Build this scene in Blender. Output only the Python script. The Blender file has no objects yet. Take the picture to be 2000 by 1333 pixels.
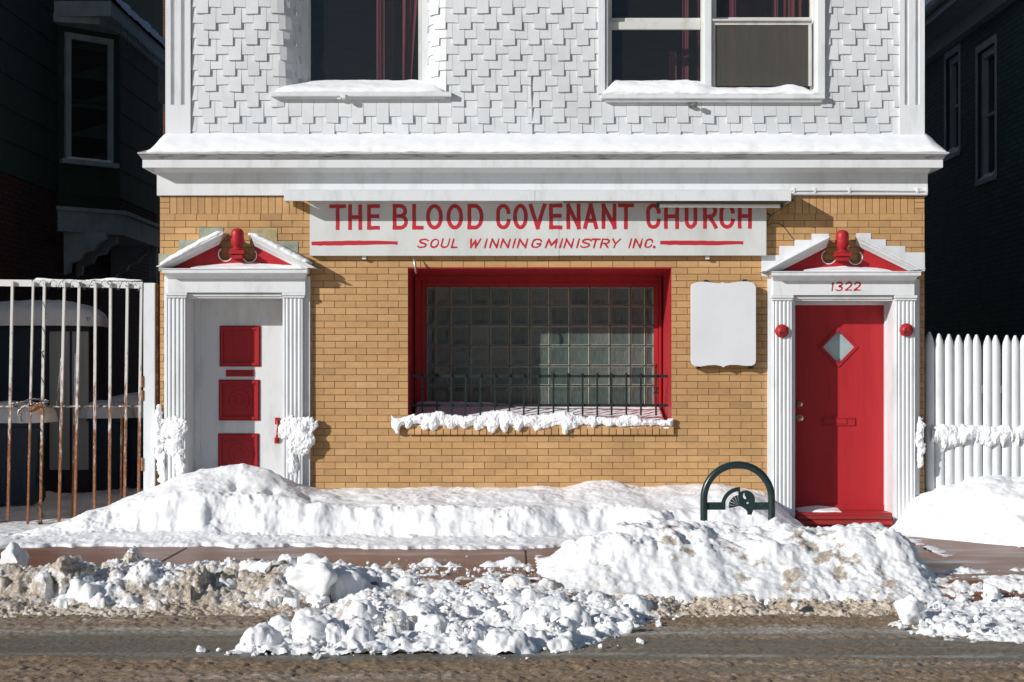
import bpy, bmesh, math, random
import numpy as np
from mathutils import Vector, Matrix

SC = bpy.context.scene
COL = SC.collection
R = math.radians

# ------------------------------------------------------------------ camera, sky, sun, exposure
D, S, CX, HY, ZE = 16.0, 196.0, 1000.0, 720.0, 1.6      # metres to the facade, px per metre there, optical centre, horizon row, eye height
cam = bpy.data.cameras.new('camera'); co = bpy.data.objects.new('camera', cam); COL.objects.link(co)
co.location = (0, -D, ZE); co.rotation_euler = (R(90), 0, 0)
cam.sensor_width = 36; cam.lens = S*D/2000*36; cam.shift_y = (HY-666.5)/2000; cam.clip_end = 2000
SC.camera = co
SUN = Vector((1.4, 1.0, -0.66)).normalized()
world = bpy.data.worlds.new('World'); SC.world = world; world.use_nodes = True
nt = world.node_tree; sky = nt.nodes.new('ShaderNodeTexSky'); sky.sky_type = 'NISHITA'; sky.sun_disc = False
sky.air_density = 1.0; sky.dust_density = 0.3; sky.ozone_density = 3.0
sky.sun_elevation = math.asin(-SUN.z); sky.sun_rotation = math.atan2(-SUN.x, -SUN.y) % (2*math.pi)
nt.links.new(sky.outputs[0], nt.nodes['Background'].inputs[0]); nt.nodes['Background'].inputs[1].default_value = 0.055
sl = bpy.data.lights.new('sun', 'SUN'); so = bpy.data.objects.new('sun', sl); COL.objects.link(so)
sl.energy = 4.1; sl.angle = R(0.5); sl.color = (1.0, 0.975, 0.94)
so.rotation_euler = SUN.to_track_quat('-Z', 'Y').to_euler()
SC.view_settings.view_transform = 'Standard'; SC.view_settings.look = 'None'
SC.view_settings.exposure = 0.07; SC.view_settings.gamma = 1.0
try:
    SC.cycles.max_bounces = 8; SC.cycles.transparent_max_bounces = 12
except Exception: pass

def X(px, Y=0.0): return (px-CX)/S*(D+Y)/D
def Z(py, Y=0.0): return ZE+(HY-py)/S*(D+Y)/D
def P(px, py, Y=0.0): return (X(px, Y), Y, Z(py, Y))

# ------------------------------------------------------------------ noise
def _h(ix, iy, iz, seed):
    n = (ix.astype(np.int64)*374761393 + iy.astype(np.int64)*668265263 + iz.astype(np.int64)*1274126177 + seed*974711) & 0xffffffff
    n = ((n ^ (n >> 13))*1274126177) & 0xffffffff
    n = ((n ^ (n >> 16))*2246822519) & 0xffffffff
    return ((n ^ (n >> 15)) & 0xffffff)/float(0xffffff)
def vn(x, y, z=None, seed=0):
    x = np.asarray(x, float); y = np.asarray(y, float)
    z = np.zeros_like(x) if z is None else np.asarray(z, float)
    x0, y0, z0 = np.floor(x), np.floor(y), np.floor(z)
    fx, fy, fz = x-x0, y-y0, z-z0
    fx, fy, fz = [f*f*f*(f*(f*6-15)+10) for f in (fx, fy, fz)]
    r = 0
    for a in (0, 1):
        for b in (0, 1):
            for c in (0, 1):
                w = (fx if a else 1-fx)*(fy if b else 1-fy)*(fz if c else 1-fz)
                r = r + w*_h(x0+a, y0+b, z0+c, seed)
    return r*2-1
def fbm(x, y, z=None, o=4, seed=0, g=0.5):
    s, a, f = 0, 1.0, 1.0
    for i in range(o):
        s = s + a*vn(np.asarray(x)*f+i*7.3, np.asarray(y)*f+i*3.1, None if z is None else np.asarray(z)*f, seed+i*17); a *= g; f *= 2.03
    return s
def voro(x, y, sc, seed=0):
    """broken slabs: each cell a tilted plate; returns plate height about 0..1 and edge distance"""
    u = x*sc+.35*fbm(x*sc*1.3, y*sc*1.3, None, 2, seed+1); v = y*sc+.35*fbm(x*sc*1.3+5, y*sc*1.3+9, None, 2, seed+2)
    iu, iv = np.floor(u), np.floor(v); f1 = np.full(u.shape, 9.0); f2 = f1.copy(); h = np.zeros(u.shape)
    z0 = np.zeros_like(iu)
    for a in (-1, 0, 1):
        for b in (-1, 0, 1):
            cu, cv = iu+a, iv+b; px_, py_ = cu+_h(cu, cv, z0, seed+3), cv+_h(cu, cv, z0, seed+4)
            d = np.hypot(u-px_, v-py_); hh = _h(cu, cv, z0, seed+5)+(u-px_)*(_h(cu, cv, z0, seed+6)-.5)*1.3+(v-py_)*(_h(cu, cv, z0, seed+7)-.5)*1.3
            c = d < f1; f2 = np.where(c, f1, np.minimum(f2, d)); h = np.where(c, hh, h); f1 = np.where(c, d, f1)
    return np.clip(h, 0, 1.6), f2-f1
def rubble(x, y, seed=0, big=.07, mid=.03, small=.012):
    h1, e1 = voro(x, y, 5.5, seed); h2, e2 = voro(x, y, 13, seed+20); h3, e3 = voro(x, y, 34, seed+40)
    return big*(h1**1.6)*sstep(0, .28, e1)+mid*(h2**1.5)*sstep(0, .3, e2)+small*h3*sstep(0, .35, e3)
def sstep(a, b, v):
    t = np.clip((v-a)/(b-a), 0, 1); return t*t*(3-2*t)

# ------------------------------------------------------------------ materials
def nodes(name):
    m = bpy.data.materials.new(name); m.use_nodes = True
    return m, m.node_tree.nodes, m.node_tree.links, m.node_tree.nodes['Principled BSDF']
def N(ns, t, **kw):
    n = ns.new(t)
    for k, v in kw.items():
        if k in ('operation', 'blend_type', 'data_type', 'attribute_name', 'noise_dimensions', 'feature', 'wave_type', 'bands_direction'): setattr(n, k, v)
        else: n.inputs[k].default_value = v
    return n
def ramp(ns, stops):
    r = ns.new('ShaderNodeValToRGB'); e = r.color_ramp.elements
    while len(e) < len(stops): e.new(0.5)
    for i, (p, c) in enumerate(stops):
        e[i].position = p; e[i].color = (c, c, c, 1) if isinstance(c, (int, float)) else (*c, 1)
    return r
def pos(ns, ln, scale=(1, 1, 1)):
    g = ns.new('ShaderNodeNewGeometry'); mp = ns.new('ShaderNodeMapping'); mp.inputs['Scale'].default_value = scale
    ln.new(g.outputs['Position'], mp.inputs['Vector']); return mp.outputs['Vector']
def mixc(ns, ln, f, a, b, blend='MIX'):
    m = ns.new('ShaderNodeMix'); m.data_type = 'RGBA'; m.blend_type = blend
    for sock, v in ((m.inputs[0], f), (m.inputs[6], a), (m.inputs[7], b)):
        if isinstance(v, (int, float)): sock.default_value = v
        elif isinstance(v, tuple): sock.default_value = (*v, 1)
        else: ln.new(v, sock)
    return m.outputs[2]
def bump(ns, ln, bs, h, strength, dist=0.01):
    b = ns.new('ShaderNodeBump'); b.inputs['Strength'].default_value = strength; b.inputs['Distance'].default_value = dist
    ln.new(h, b.inputs['Height']); ln.new(b.outputs[0], bs.inputs['Normal'])

def paint(name, base, dark=None, rough=0.45, scale=(6, 6, 2), lo=0.5, hi=0.75, bmp=0.12, fine=90, amount=1.0, fleck=0, under=(0.25, 0.24, 0.21)):
    """weathered paint: base colour with stains or worn patches of a second colour"""
    m, ns, ln, bs = nodes(name)
    dark = dark or tuple(c*0.72 for c in base)
    v = pos(ns, ln, scale)
    n = N(ns, 'ShaderNodeTexNoise', Scale=1.0, Detail=8.0, Roughness=0.65); ln.new(v, n.inputs['Vector'])
    r = ramp(ns, [(lo, 0.0), (hi, amount)]); ln.new(n.outputs[0], r.inputs[0])
    c = mixc(ns, ln, r.outputs[0], base, dark)
    if fleck:
        nf = N(ns, 'ShaderNodeTexNoise', Scale=26.0, Detail=9.0, Roughness=0.75); ln.new(pos(ns, ln, (1, 1, .55)), nf.inputs['Vector'])
        rf = ramp(ns, [(fleck, 0.0), (fleck+.025, 0.85)]); ln.new(nf.outputs[0], rf.inputs[0]); c = mixc(ns, ln, rf.outputs[0], c, under)
    ln.new(c, bs.inputs['Base Color']); bs.inputs['Roughness'].default_value = rough
    n2 = N(ns, 'ShaderNodeTexNoise', Scale=float(fine), Detail=4.0); ln.new(pos(ns, ln, (1, 1, 0.35)), n2.inputs['Vector'])
    bump(ns, ln, bs, n2.outputs[0], bmp, 0.004)
    return m

def tinted(name, c0, c1, c2, rough=0.8, fine=120, bmp=0.25, stain=0.25):
    """bricks and such: per-face 'tint' picks between three colours, noise adds firing marks"""
    m, ns, ln, bs = nodes(name)
    a = N(ns, 'ShaderNodeAttribute'); a.attribute_name = 'tint'
    r = ramp(ns, [(0.0, c0), (0.55, c1), (1.0, c2)]); ln.new(a.outputs['Fac'], r.inputs[0])
    n = N(ns, 'ShaderNodeTexNoise', Scale=9.0, Detail=8.0, Roughness=0.7); ln.new(pos(ns, ln, (1, 1, 1.6)), n.inputs['Vector'])
    rr = ramp(ns, [(0.35, 1.0-stain), (0.65, 1.0)]); ln.new(n.outputs[0], rr.inputs[0])
    n3 = N(ns, 'ShaderNodeTexNoise', Scale=1.1, Detail=4.0); ln.new(pos(ns, ln, (1, 1, 1)), n3.inputs['Vector'])
    r3 = ramp(ns, [(0.3, 0.80), (0.65, 1.0)]); ln.new(n3.outputs[0], r3.inputs[0])
    c = mixc(ns, ln, 1.0, r.outputs[0], rr.outputs[0], 'MULTIPLY'); c = mixc(ns, ln, 1.0, c, r3.outputs[0], 'MULTIPLY')
    ln.new(c, bs.inputs['Base Color']); bs.inputs['Roughness'].default_value = rough
    n2 = N(ns, 'ShaderNodeTexNoise', Scale=float(fine), Detail=5.0); ln.new(pos(ns, ln), n2.inputs['Vector'])
    bump(ns, ln, bs, n2.outputs[0], bmp, 0.003)
    return m

def snow_mat(name, clean=(0.9, 0.91, 0.93), dirt=(0.26, 0.205, 0.15), extra=0.0, rough=0.62, bmp=0.5, grain=160, sss=0.3):
    m, ns, ln, bs = nodes(name)
    a = N(ns, 'ShaderNodeAttribute'); a.attribute_name = 'dirt'
    n = N(ns, 'ShaderNodeTexNoise', Scale=16.0, Detail=9.0, Roughness=0.7); ln.new(pos(ns, ln), n.inputs['Vector'])
    add = N(ns, 'ShaderNodeMath', operation='MULTIPLY_ADD'); ln.new(n.outputs[0], add.inputs[0]); add.inputs[1].default_value = 1.5
    sub = N(ns, 'ShaderNodeMath', operation='ADD'); ln.new(a.outputs['Fac'], sub.inputs[0]); sub.inputs[1].default_value = extra-1.92
    ng = N(ns, 'ShaderNodeTexNoise', Scale=85.0, Detail=4.0, Roughness=0.7); ln.new(pos(ns, ln), ng.inputs['Vector'])
    mg_ = N(ns, 'ShaderNodeMath', operation='MULTIPLY_ADD'); ln.new(ng.outputs[0], mg_.inputs[0]); mg_.inputs[1].default_value = 1.35; ln.new(sub.outputs[0], mg_.inputs[2])
    ln.new(mg_.outputs[0], add.inputs[2])
    r = ramp(ns, [(0.0, 0.0), (0.55, 1.0)]); ln.new(add.outputs[0], r.inputs[0])
    nd = N(ns, 'ShaderNodeTexNoise', Scale=70.0, Detail=6.0, Roughness=0.75); ln.new(pos(ns, ln), nd.inputs['Vector'])
    rd = ramp(ns, [(0.3, tuple(c*0.45 for c in dirt)), (0.7, tuple(min(1, c*1.5) for c in dirt))]); ln.new(nd.outputs[0], rd.inputs[0])
    c = mixc(ns, ln, r.outputs[0], clean, rd.outputs[0])
    ln.new(c, bs.inputs['Base Color']); bs.inputs['Roughness'].default_value = rough
    bs.inputs['Specular IOR Level'].default_value = 0.3
    bs.inputs['Subsurface Weight'].default_value = sss; bs.inputs['Subsurface Radius'].default_value = (1.0, 0.95, 0.9); bs.inputs['Subsurface Scale'].default_value = 0.012
    n2 = N(ns, 'ShaderNodeTexNoise', Scale=float(grain), Detail=6.0, Roughness=0.7); ln.new(pos(ns, ln), n2.inputs['Vector'])
    n4 = N(ns, 'ShaderNodeTexNoise', Scale=30.0, Detail=6.0, Roughness=0.7); ln.new(pos(ns, ln), n4.inputs['Vector'])
    ad = N(ns, 'ShaderNodeMath', operation='ADD'); ln.new(n2.outputs[0], ad.inputs[0]); ln.new(n4.outputs[0], ad.inputs[1])
    bump(ns, ln, bs, ad.outputs[0], bmp, 0.012)
    return m

def rusty(name, base, rust=(0.23, 0.085, 0.03), zlo=0.2, zhi=2.3, most=0.62, least=0.20, scale=(30, 30, 7)):
    """painted iron, rust patches denser towards the foot"""
    m, ns, ln, bs = nodes(name)
    n = N(ns, 'ShaderNodeTexNoise', Scale=1.0, Detail=8.0, Roughness=0.75); ln.new(pos(ns, ln, scale), n.inputs['Vector'])
    g = ns.new('ShaderNodeNewGeometry'); sx = ns.new('ShaderNodeSeparateXYZ'); ln.new(g.outputs['Position'], sx.inputs[0])
    mr = ns.new('ShaderNodeMapRange'); ln.new(sx.outputs['Z'], mr.inputs[0])
    for i, v in enumerate((zlo, zhi, most, least)): mr.inputs[i+1].default_value = v
    ad = N(ns, 'ShaderNodeMath', operation='ADD'); ln.new(n.outputs[0], ad.inputs[0]); ln.new(mr.outputs[0], ad.inputs[1])
    r = ramp(ns, [(0.86, 0.0), (0.98, 1.0)]); ln.new(ad.outputs[0], r.inputs[0])
    n2 = N(ns, 'ShaderNodeTexNoise', Scale=60.0, Detail=4.0); ln.new(pos(ns, ln), n2.inputs['Vector'])
    rc = ramp(ns, [(0.3, tuple(c*0.45 for c in rust)), (0.7, tuple(c*1.6 for c in rust))]); ln.new(n2.outputs[0], rc.inputs[0])
    c = mixc(ns, ln, r.outputs[0], base, rc.outputs[0]); ln.new(c, bs.inputs['Base Color'])
    bs.inputs['Roughness'].default_value = 0.6; bump(ns, ln, bs, n2.outputs[0], 0.3, 0.004)
    return m

def glass(name, tint=(0.8, 0.85, 0.85), rough=0.02, dust=0.012):
    m = bpy.data.materials.new(name); m.use_nodes = True; ns, ln = m.node_tree.nodes, m.node_tree.links; ns.clear()
    o = ns.new('ShaderNodeOutputMaterial'); mx = ns.new('ShaderNodeMixShader'); f = ns.new('ShaderNodeFresnel')
    ge = ns.new('ShaderNodeNewGeometry'); mr = ns.new('ShaderNodeMapRange'); mr.inputs[3].default_value = 1.5; mr.inputs[4].default_value = 1/1.5
    ln.new(ge.outputs['Backfacing'], mr.inputs[0]); ln.new(mr.outputs[0], f.inputs[0])
    t = ns.new('ShaderNodeBsdfTransparent'); t.inputs[0].default_value = (*tint, 1)
    g = ns.new('ShaderNodeBsdfGlossy'); g.inputs['Roughness'].default_value = rough
    n = ns.new('ShaderNodeTexNoise'); n.inputs['Scale'].default_value = 3.0
    b = ns.new('ShaderNodeBump'); b.inputs['Strength'].default_value = 0.02; ln.new(n.outputs[0], b.inputs['Height']); ln.new(b.outputs[0], g.inputs['Normal'])
    df = ns.new('ShaderNodeBsdfDiffuse'); df.inputs[0].default_value = (0.5, 0.47, 0.40, 1); m2 = ns.new('ShaderNodeMixShader'); m2.inputs[0].default_value = dust
    ln.new(t.outputs[0], m2.inputs[1]); ln.new(df.outputs[0], m2.inputs[2])
    ln.new(f.outputs[0], mx.inputs[0]); ln.new(m2.outputs[0], mx.inputs[1]); ln.new(g.outputs[0], mx.inputs[2]); ln.new(mx.outputs[0], o.inputs[0])
    return m

def screen_mat(name):
    m = bpy.data.materials.new(name); m.use_nodes = True; ns, ln = m.node_tree.nodes, m.node_tree.links; bs = ns['Principled BSDF']
    o = ns['Material Output']; mx = ns.new('ShaderNodeMixShader'); t = ns.new('ShaderNodeBsdfTransparent')
    n = N(ns, 'ShaderNodeTexNoise', Scale=1.0, Detail=6.0); ln.new(pos(ns, ln, (60, 60, 4)), n.inputs['Vector'])
    r = ramp(ns, [(0.3, 0.5), (0.7, 0.72)]); ln.new(n.outputs[0], r.inputs[0]); ln.new(r.outputs[0], mx.inputs[0])
    bs.inputs['Base Color'].default_value = (0.085, 0.08, 0.066, 1); bs.inputs['Roughness'].default_value = 0.7
    ln.new(t.outputs[0], mx.inputs[1]); ln.new(bs.outputs[0], mx.inputs[2]); ln.new(mx.outputs[0], o.inputs[0])
    return m

M = {}
WHITE = (0.725, 0.74, 0.75)
M['white'] = paint('white_paint', WHITE, (0.54, 0.55, 0.54), 0.42, (7, 7, 2.0), 0.5, 0.8, 0.2, fleck=.71)
M['shingle'] = tinted('white_shingle_paint', (0.69, 0.71, 0.725), (0.73, 0.748, 0.76), (0.765, 0.78, 0.79), 0.5, 70, 0.25, 0.06)
M['sign_white'] = paint('sign_white', (0.665, 0.675, 0.66), (0.50, 0.51, 0.48), 0.4, (3, 3, 1.2), 0.46, 0.8, 0.08, fleck=.73)
M['grime'] = paint('weathered_edge', (0.50, 0.51, 0.51), (0.14, 0.15, 0.14), 0.7, (5, 5, 50), 0.5, 0.68, 0.3)
M['red'] = paint('red_paint', (0.42, 0.024, 0.030), (0.33, 0.018, 0.024), 0.42, (9, 9, 1.0), 0.42, 0.72, 0.1, fleck=.735, under=(0.22, 0.05, 0.045))
M['red'].node_tree.nodes['Principled BSDF'].inputs['Specular IOR Level'].default_value = 0.25
M['red_letter'] = paint('red_lettering', (0.52, 0.022, 0.035), (0.40, 0.03, 0.035), 0.4, (20, 20, 8), 0.45, 0.75, 0.02)
M['red_old'] = paint('worn_red_paint', (0.40, 0.02, 0.024), (0.10, 0.07, 0.04), 0.5, (3, 3, 22), 0.52, 0.66, 0.2)
M['brick'] = tinted('yellow_brick', (0.47, 0.272, 0.112), (0.60, 0.345, 0.142), (0.665, 0.41, 0.188), 0.75, 140, 0.2, 0.16)
M['mortar'] = paint('mortar', (0.20, 0.16, 0.115), (0.12, 0.095, 0.07), 0.9, (5, 5, 5), 0.4, 0.7, 0.3)
M['green_patch'] = paint('bare_mastic_patch', (0.36, 0.36, 0.28), (0.21, 0.26, 0.20), 0.75, (9, 9, 9), 0.42, 0.62, 0.3)
M['tan_patch'] = paint('bare_tan_patch', (0.46, 0.37, 0.19), (0.25, 0.22, 0.13), 0.75, (9, 9, 9), 0.45, 0.7, 0.3)
M['iron'] = paint('dark_green_iron', (0.012, 0.022, 0.02), (0.03, 0.03, 0.026), 0.4, (15, 15, 15), 0.5, 0.7, 0.1)
M['rack'] = paint('rack_paint', (0.012, 0.03, 0.03), (0.09, 0.115, 0.11), 0.3, (70, 70, 40), 0.58, 0.7, 0.08)
M['gate'] = rusty('rusty_white_gate', (0.66, 0.65, 0.62))
M['gate_rail'] = rusty('rusty_white_rail', (0.7, 0.69, 0.67), zlo=0, zhi=3, most=0.24, least=0.24)
M['rust'] = rusty('rust_plate', (0.4, 0.33, 0.25), zlo=0, zhi=3, most=0.5, least=0.5, scale=(20, 20, 20))
M['snow'] = snow_mat('snow', clean=(0.925, 0.93, 0.94), bmp=0.25)
M['snow_dirty'] = snow_mat('dirty_snow', clean=(0.91, 0.91, 0.91), dirt=(0.43, 0.355, 0.27), bmp=0.5)
M['slush'] = snow_mat('brown_slush', clean=(0.74, 0.64, 0.53), dirt=(0.54, 0.43, 0.32), extra=0.1, rough=0.55, bmp=0.7, grain=110, sss=0.0)
M['glass'] = glass('window_glass')
M['dark_glass'] = glass('old_window_glass', (0.35, 0.4, 0.4), 0.04)
M['screen'] = screen_mat('insect_screen')
M['curtain'] = paint('red_curtain', (0.27, 0.055, 0.065), (0.19, 0.038, 0.045), 0.85, (12, 12, 2), 0.4, 0.7, 0.1)
M['sash'] = paint('sash_paint', (0.62, 0.62, 0.58), (0.42, 0.42, 0.38), 0.45, (8, 8, 3), 0.5, 0.8, 0.1)
M['inside'] = paint('dim_plaster', (0.16, 0.14, 0.12), None, 0.9, (2, 2, 2), 0.4, 0.8, 0.05)
M['frost'] = paint('frosted_glass', (0.38, 0.48, 0.49), (0.32, 0.42, 0.43), 0.25, (6, 6, 6), 0.4, 0.7, 0.02)
M['brass'] = paint('brass', (0.55, 0.45, 0.27), (0.3, 0.24, 0.14), 0.3, (40, 40, 40), 0.5, 0.7, 0.05); M['brass'].node_tree.nodes['Principled BSDF'].inputs['Metallic'].default_value = 0.9
M['board'] = paint('board_white', (0.735, 0.745, 0.76), (0.69, 0.70, 0.715), 0.4, (3, 3, 3), 0.4, 0.7, 0.03)
M['dark'] = paint('black_metal', (0.02, 0.02, 0.022), (0.035, 0.03, 0.03), 0.5, (9, 9, 9), 0.5, 0.7, 0.08)
M['wood'] = paint('bare_plank', (0.20, 0.12, 0.06), (0.10, 0.06, 0.03), 0.7, (3, 30, 30), 0.4, 0.7, 0.2)
M['tube'] = paint('tube_glass', (0.78, 0.79, 0.78), (0.6, 0.6, 0.58), 0.2, (9, 9, 9), 0.6, 0.9, 0.0)
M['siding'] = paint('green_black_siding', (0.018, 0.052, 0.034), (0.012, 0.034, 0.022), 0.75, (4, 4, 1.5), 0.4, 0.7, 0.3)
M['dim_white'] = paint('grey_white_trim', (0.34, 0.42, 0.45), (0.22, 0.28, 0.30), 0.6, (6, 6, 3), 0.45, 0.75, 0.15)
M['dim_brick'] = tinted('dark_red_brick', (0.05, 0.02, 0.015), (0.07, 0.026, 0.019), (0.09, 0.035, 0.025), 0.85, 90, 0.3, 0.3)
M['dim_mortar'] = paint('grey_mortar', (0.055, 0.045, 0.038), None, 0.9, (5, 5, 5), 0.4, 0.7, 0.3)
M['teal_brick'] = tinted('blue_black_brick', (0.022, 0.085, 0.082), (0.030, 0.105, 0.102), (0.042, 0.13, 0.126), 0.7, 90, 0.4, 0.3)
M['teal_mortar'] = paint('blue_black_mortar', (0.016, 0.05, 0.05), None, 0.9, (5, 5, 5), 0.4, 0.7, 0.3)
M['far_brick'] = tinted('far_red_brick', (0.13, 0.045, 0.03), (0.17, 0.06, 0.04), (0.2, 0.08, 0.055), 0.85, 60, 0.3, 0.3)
M['roofing'] = paint('dark_shingles', (0.035, 0.037, 0.04), None, 0.85, (12, 12, 12), 0.4, 0.7, 0.4)
M['bin'] = paint('blue_bin_plastic', (0.012, 0.03, 0.055), (0.02, 0.035, 0.05), 0.45, (7, 7, 7), 0.5, 0.7, 0.05)
M['panel'] = paint('pale_panel', (0.40, 0.43, 0.42), (0.30, 0.32, 0.31), 0.5, (20, 20, 1), 0.4, 0.7, 0.05)
M['ice'] = glass('ice', (0.85, 0.9, 0.95), 0.08)
M['green_wire'] = paint('green_wire', (0.012, 0.05, 0.04), None, 0.5, (9, 9, 9), 0.5, 0.7, 0.0)
M['steel'] = paint('steel', (0.30, 0.29, 0.28), (0.14, 0.12, 0.10), 0.4, (60, 60, 60), 0.45, 0.65, 0.1); M['steel'].node_tree.nodes['Principled BSDF'].inputs['Metallic'].default_value = 0.7

# glass blocks
m, ns, ln, bs = nodes('glass_block'); M['block'] = m
n = N(ns, 'ShaderNodeTexNoise', Scale=1.0, Detail=5.0, Roughness=0.6); ln.new(pos(ns, ln, (70, 70, 14)), n.inputs['Vector'])
a = N(ns, 'ShaderNodeAttribute'); a.attribute_name = 'tint'
r = ramp(ns, [(0.0, (0.062, 0.088, 0.078)), (0.5, (0.09, 0.118, 0.104)), (1.0, (0.13, 0.152, 0.13))]); ln.new(a.outputs['Fac'], r.inputs[0])
r2 = ramp(ns, [(0.35, 0.72), (0.65, 1.1)]); ln.new(n.outputs[0], r2.inputs[0])
ln.new(mixc(ns, ln, 1.0, r.outputs[0], r2.outputs[0], 'MULTIPLY'), bs.inputs['Base Color']); bs.inputs['Roughness'].default_value = 0.16
w = N(ns, 'ShaderNodeTexNoise', Scale=1.0, Detail=3.0); ln.new(pos(ns, ln, (45, 45, 9)), w.inputs['Vector']); bump(ns, ln, bs, w.outputs[0], 0.35, 0.01)
M['block_rim'] = paint('glass_block_rim', (0.24, 0.30, 0.25), None, 0.2, (9, 9, 9), 0.4, 0.7, 0.05)
M['joint'] = paint('block_joint', (0.40, 0.32, 0.24), (0.2, 0.16, 0.12), 0.8, (12, 12, 12), 0.45, 0.7, 0.2)

# wet red-brown sidewalk
m, ns, ln, bs = nodes('wet_sidewalk'); M['sidewalk'] = m
n = N(ns, 'ShaderNodeTexNoise', Scale=2.2, Detail=8.0, Roughness=0.6); ln.new(pos(ns, ln, (0.6, 1.6, 1)), n.inputs['Vector'])
r = ramp(ns, [(0.3, (0.16, 0.06, 0.033)), (0.52, (0.235, 0.105, 0.065)), (0.74, (0.33, 0.195, 0.14))]); ln.new(n.outputs[0], r.inputs[0])
ln.new(r.outputs[0], bs.inputs['Base Color'])
rr = ramp(ns, [(0.35, 0.30), (0.7, 0.60)]); ln.new(n.outputs[0], rr.inputs[0]); ln.new(rr.outputs[0], bs.inputs['Roughness'])
n2 = N(ns, 'ShaderNodeTexNoise', Scale=55.0, Detail=5.0); ln.new(pos(ns, ln), n2.inputs['Vector']); bump(ns, ln, bs, n2.outputs[0], 0.12, 0.004)

# road: wet asphalt, tan slush in tracks that run along the street
m, ns, ln, bs = nodes('slushy_road'); M['road'] = m
a = N(ns, 'ShaderNodeAttribute'); a.attribute_name = 'slush'
b_ = N(ns, 'ShaderNodeAttribute'); b_.attribute_name = 'frost'
nd = N(ns, 'ShaderNodeTexNoise', Scale=70.0, Detail=8.0, Roughness=0.75); ln.new(pos(ns, ln, (0.4, 1.4, 1)), nd.inputs['Vector'])
c1 = ramp(ns, [(0.3, (0.13, 0.083, 0.047)), (0.5, (0.31, 0.212, 0.128)), (0.7, (0.57, 0.43, 0.29))]); ln.new(nd.outputs[0], c1.inputs[0])
na = N(ns, 'ShaderNodeTexNoise', Scale=90.0, Detail=6.0, Roughness=0.7); ln.new(pos(ns, ln, (0.5, 1.3, 1)), na.inputs['Vector'])
c2 = ramp(ns, [(0.35, (0.115, 0.108, 0.084)), (0.58, (0.205, 0.182, 0.14)), (0.7, (0.43, 0.385, 0.31))]); ln.new(na.outputs[0], c2.inputs[0])
c = mixc(ns, ln, a.outputs['Fac'], c2.outputs[0], c1.outputs[0])
c3 = ramp(ns, [(0.36, 0.0), (0.6, 1.0)]); ln.new(nd.outputs[0], c3.inputs[0])
fm = N(ns, 'ShaderNodeMath', operation='MULTIPLY'); ln.new(c3.outputs[0], fm.inputs[0]); ln.new(b_.outputs['Fac'], fm.inputs[1])
c = mixc(ns, ln, fm.outputs[0], c, (0.66, 0.63, 0.58)); ln.new(c, bs.inputs['Base Color'])
rr = ramp(ns, [(0.0, 0.38), (1.0, 0.7)]); ln.new(a.outputs['Fac'], rr.inputs[0]); ln.new(rr.outputs[0], bs.inputs['Roughness'])
bump(ns, ln, bs, nd.outputs[0], 0.9, 0.02)

# ------------------------------------------------------------------ mesh helpers
ORG = {}
def link(name, me, mat=None, parent=None):
    o = bpy.data.objects.new(name, me); COL.objects.link(o)
    if parent is not None:
        o.parent = parent; ORG[o.name] = ORG[parent.name]
        if me is not None: me.transform(Matrix.Translation(-ORG[parent.name]))
    else: ORG[o.name] = Vector((0, 0, 0))
    if mat is not None and me is not None: me.materials.append(mat)
    return o
def tag(o, label=None, cat=None, group=None, kind=None):
    if label: o['label'] = label
    if cat: o['category'] = cat
    if group: o['group'] = group
    if kind: o['kind'] = kind
    return o
def thing(name, label, cat, loc=(0, 0, 0), group=None):
    o = bpy.data.objects.new(name, None); COL.objects.link(o); o.location = loc; o.empty_display_size = 0.1
    ORG[o.name] = Vector(loc); return tag(o, label, cat, group)

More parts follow.
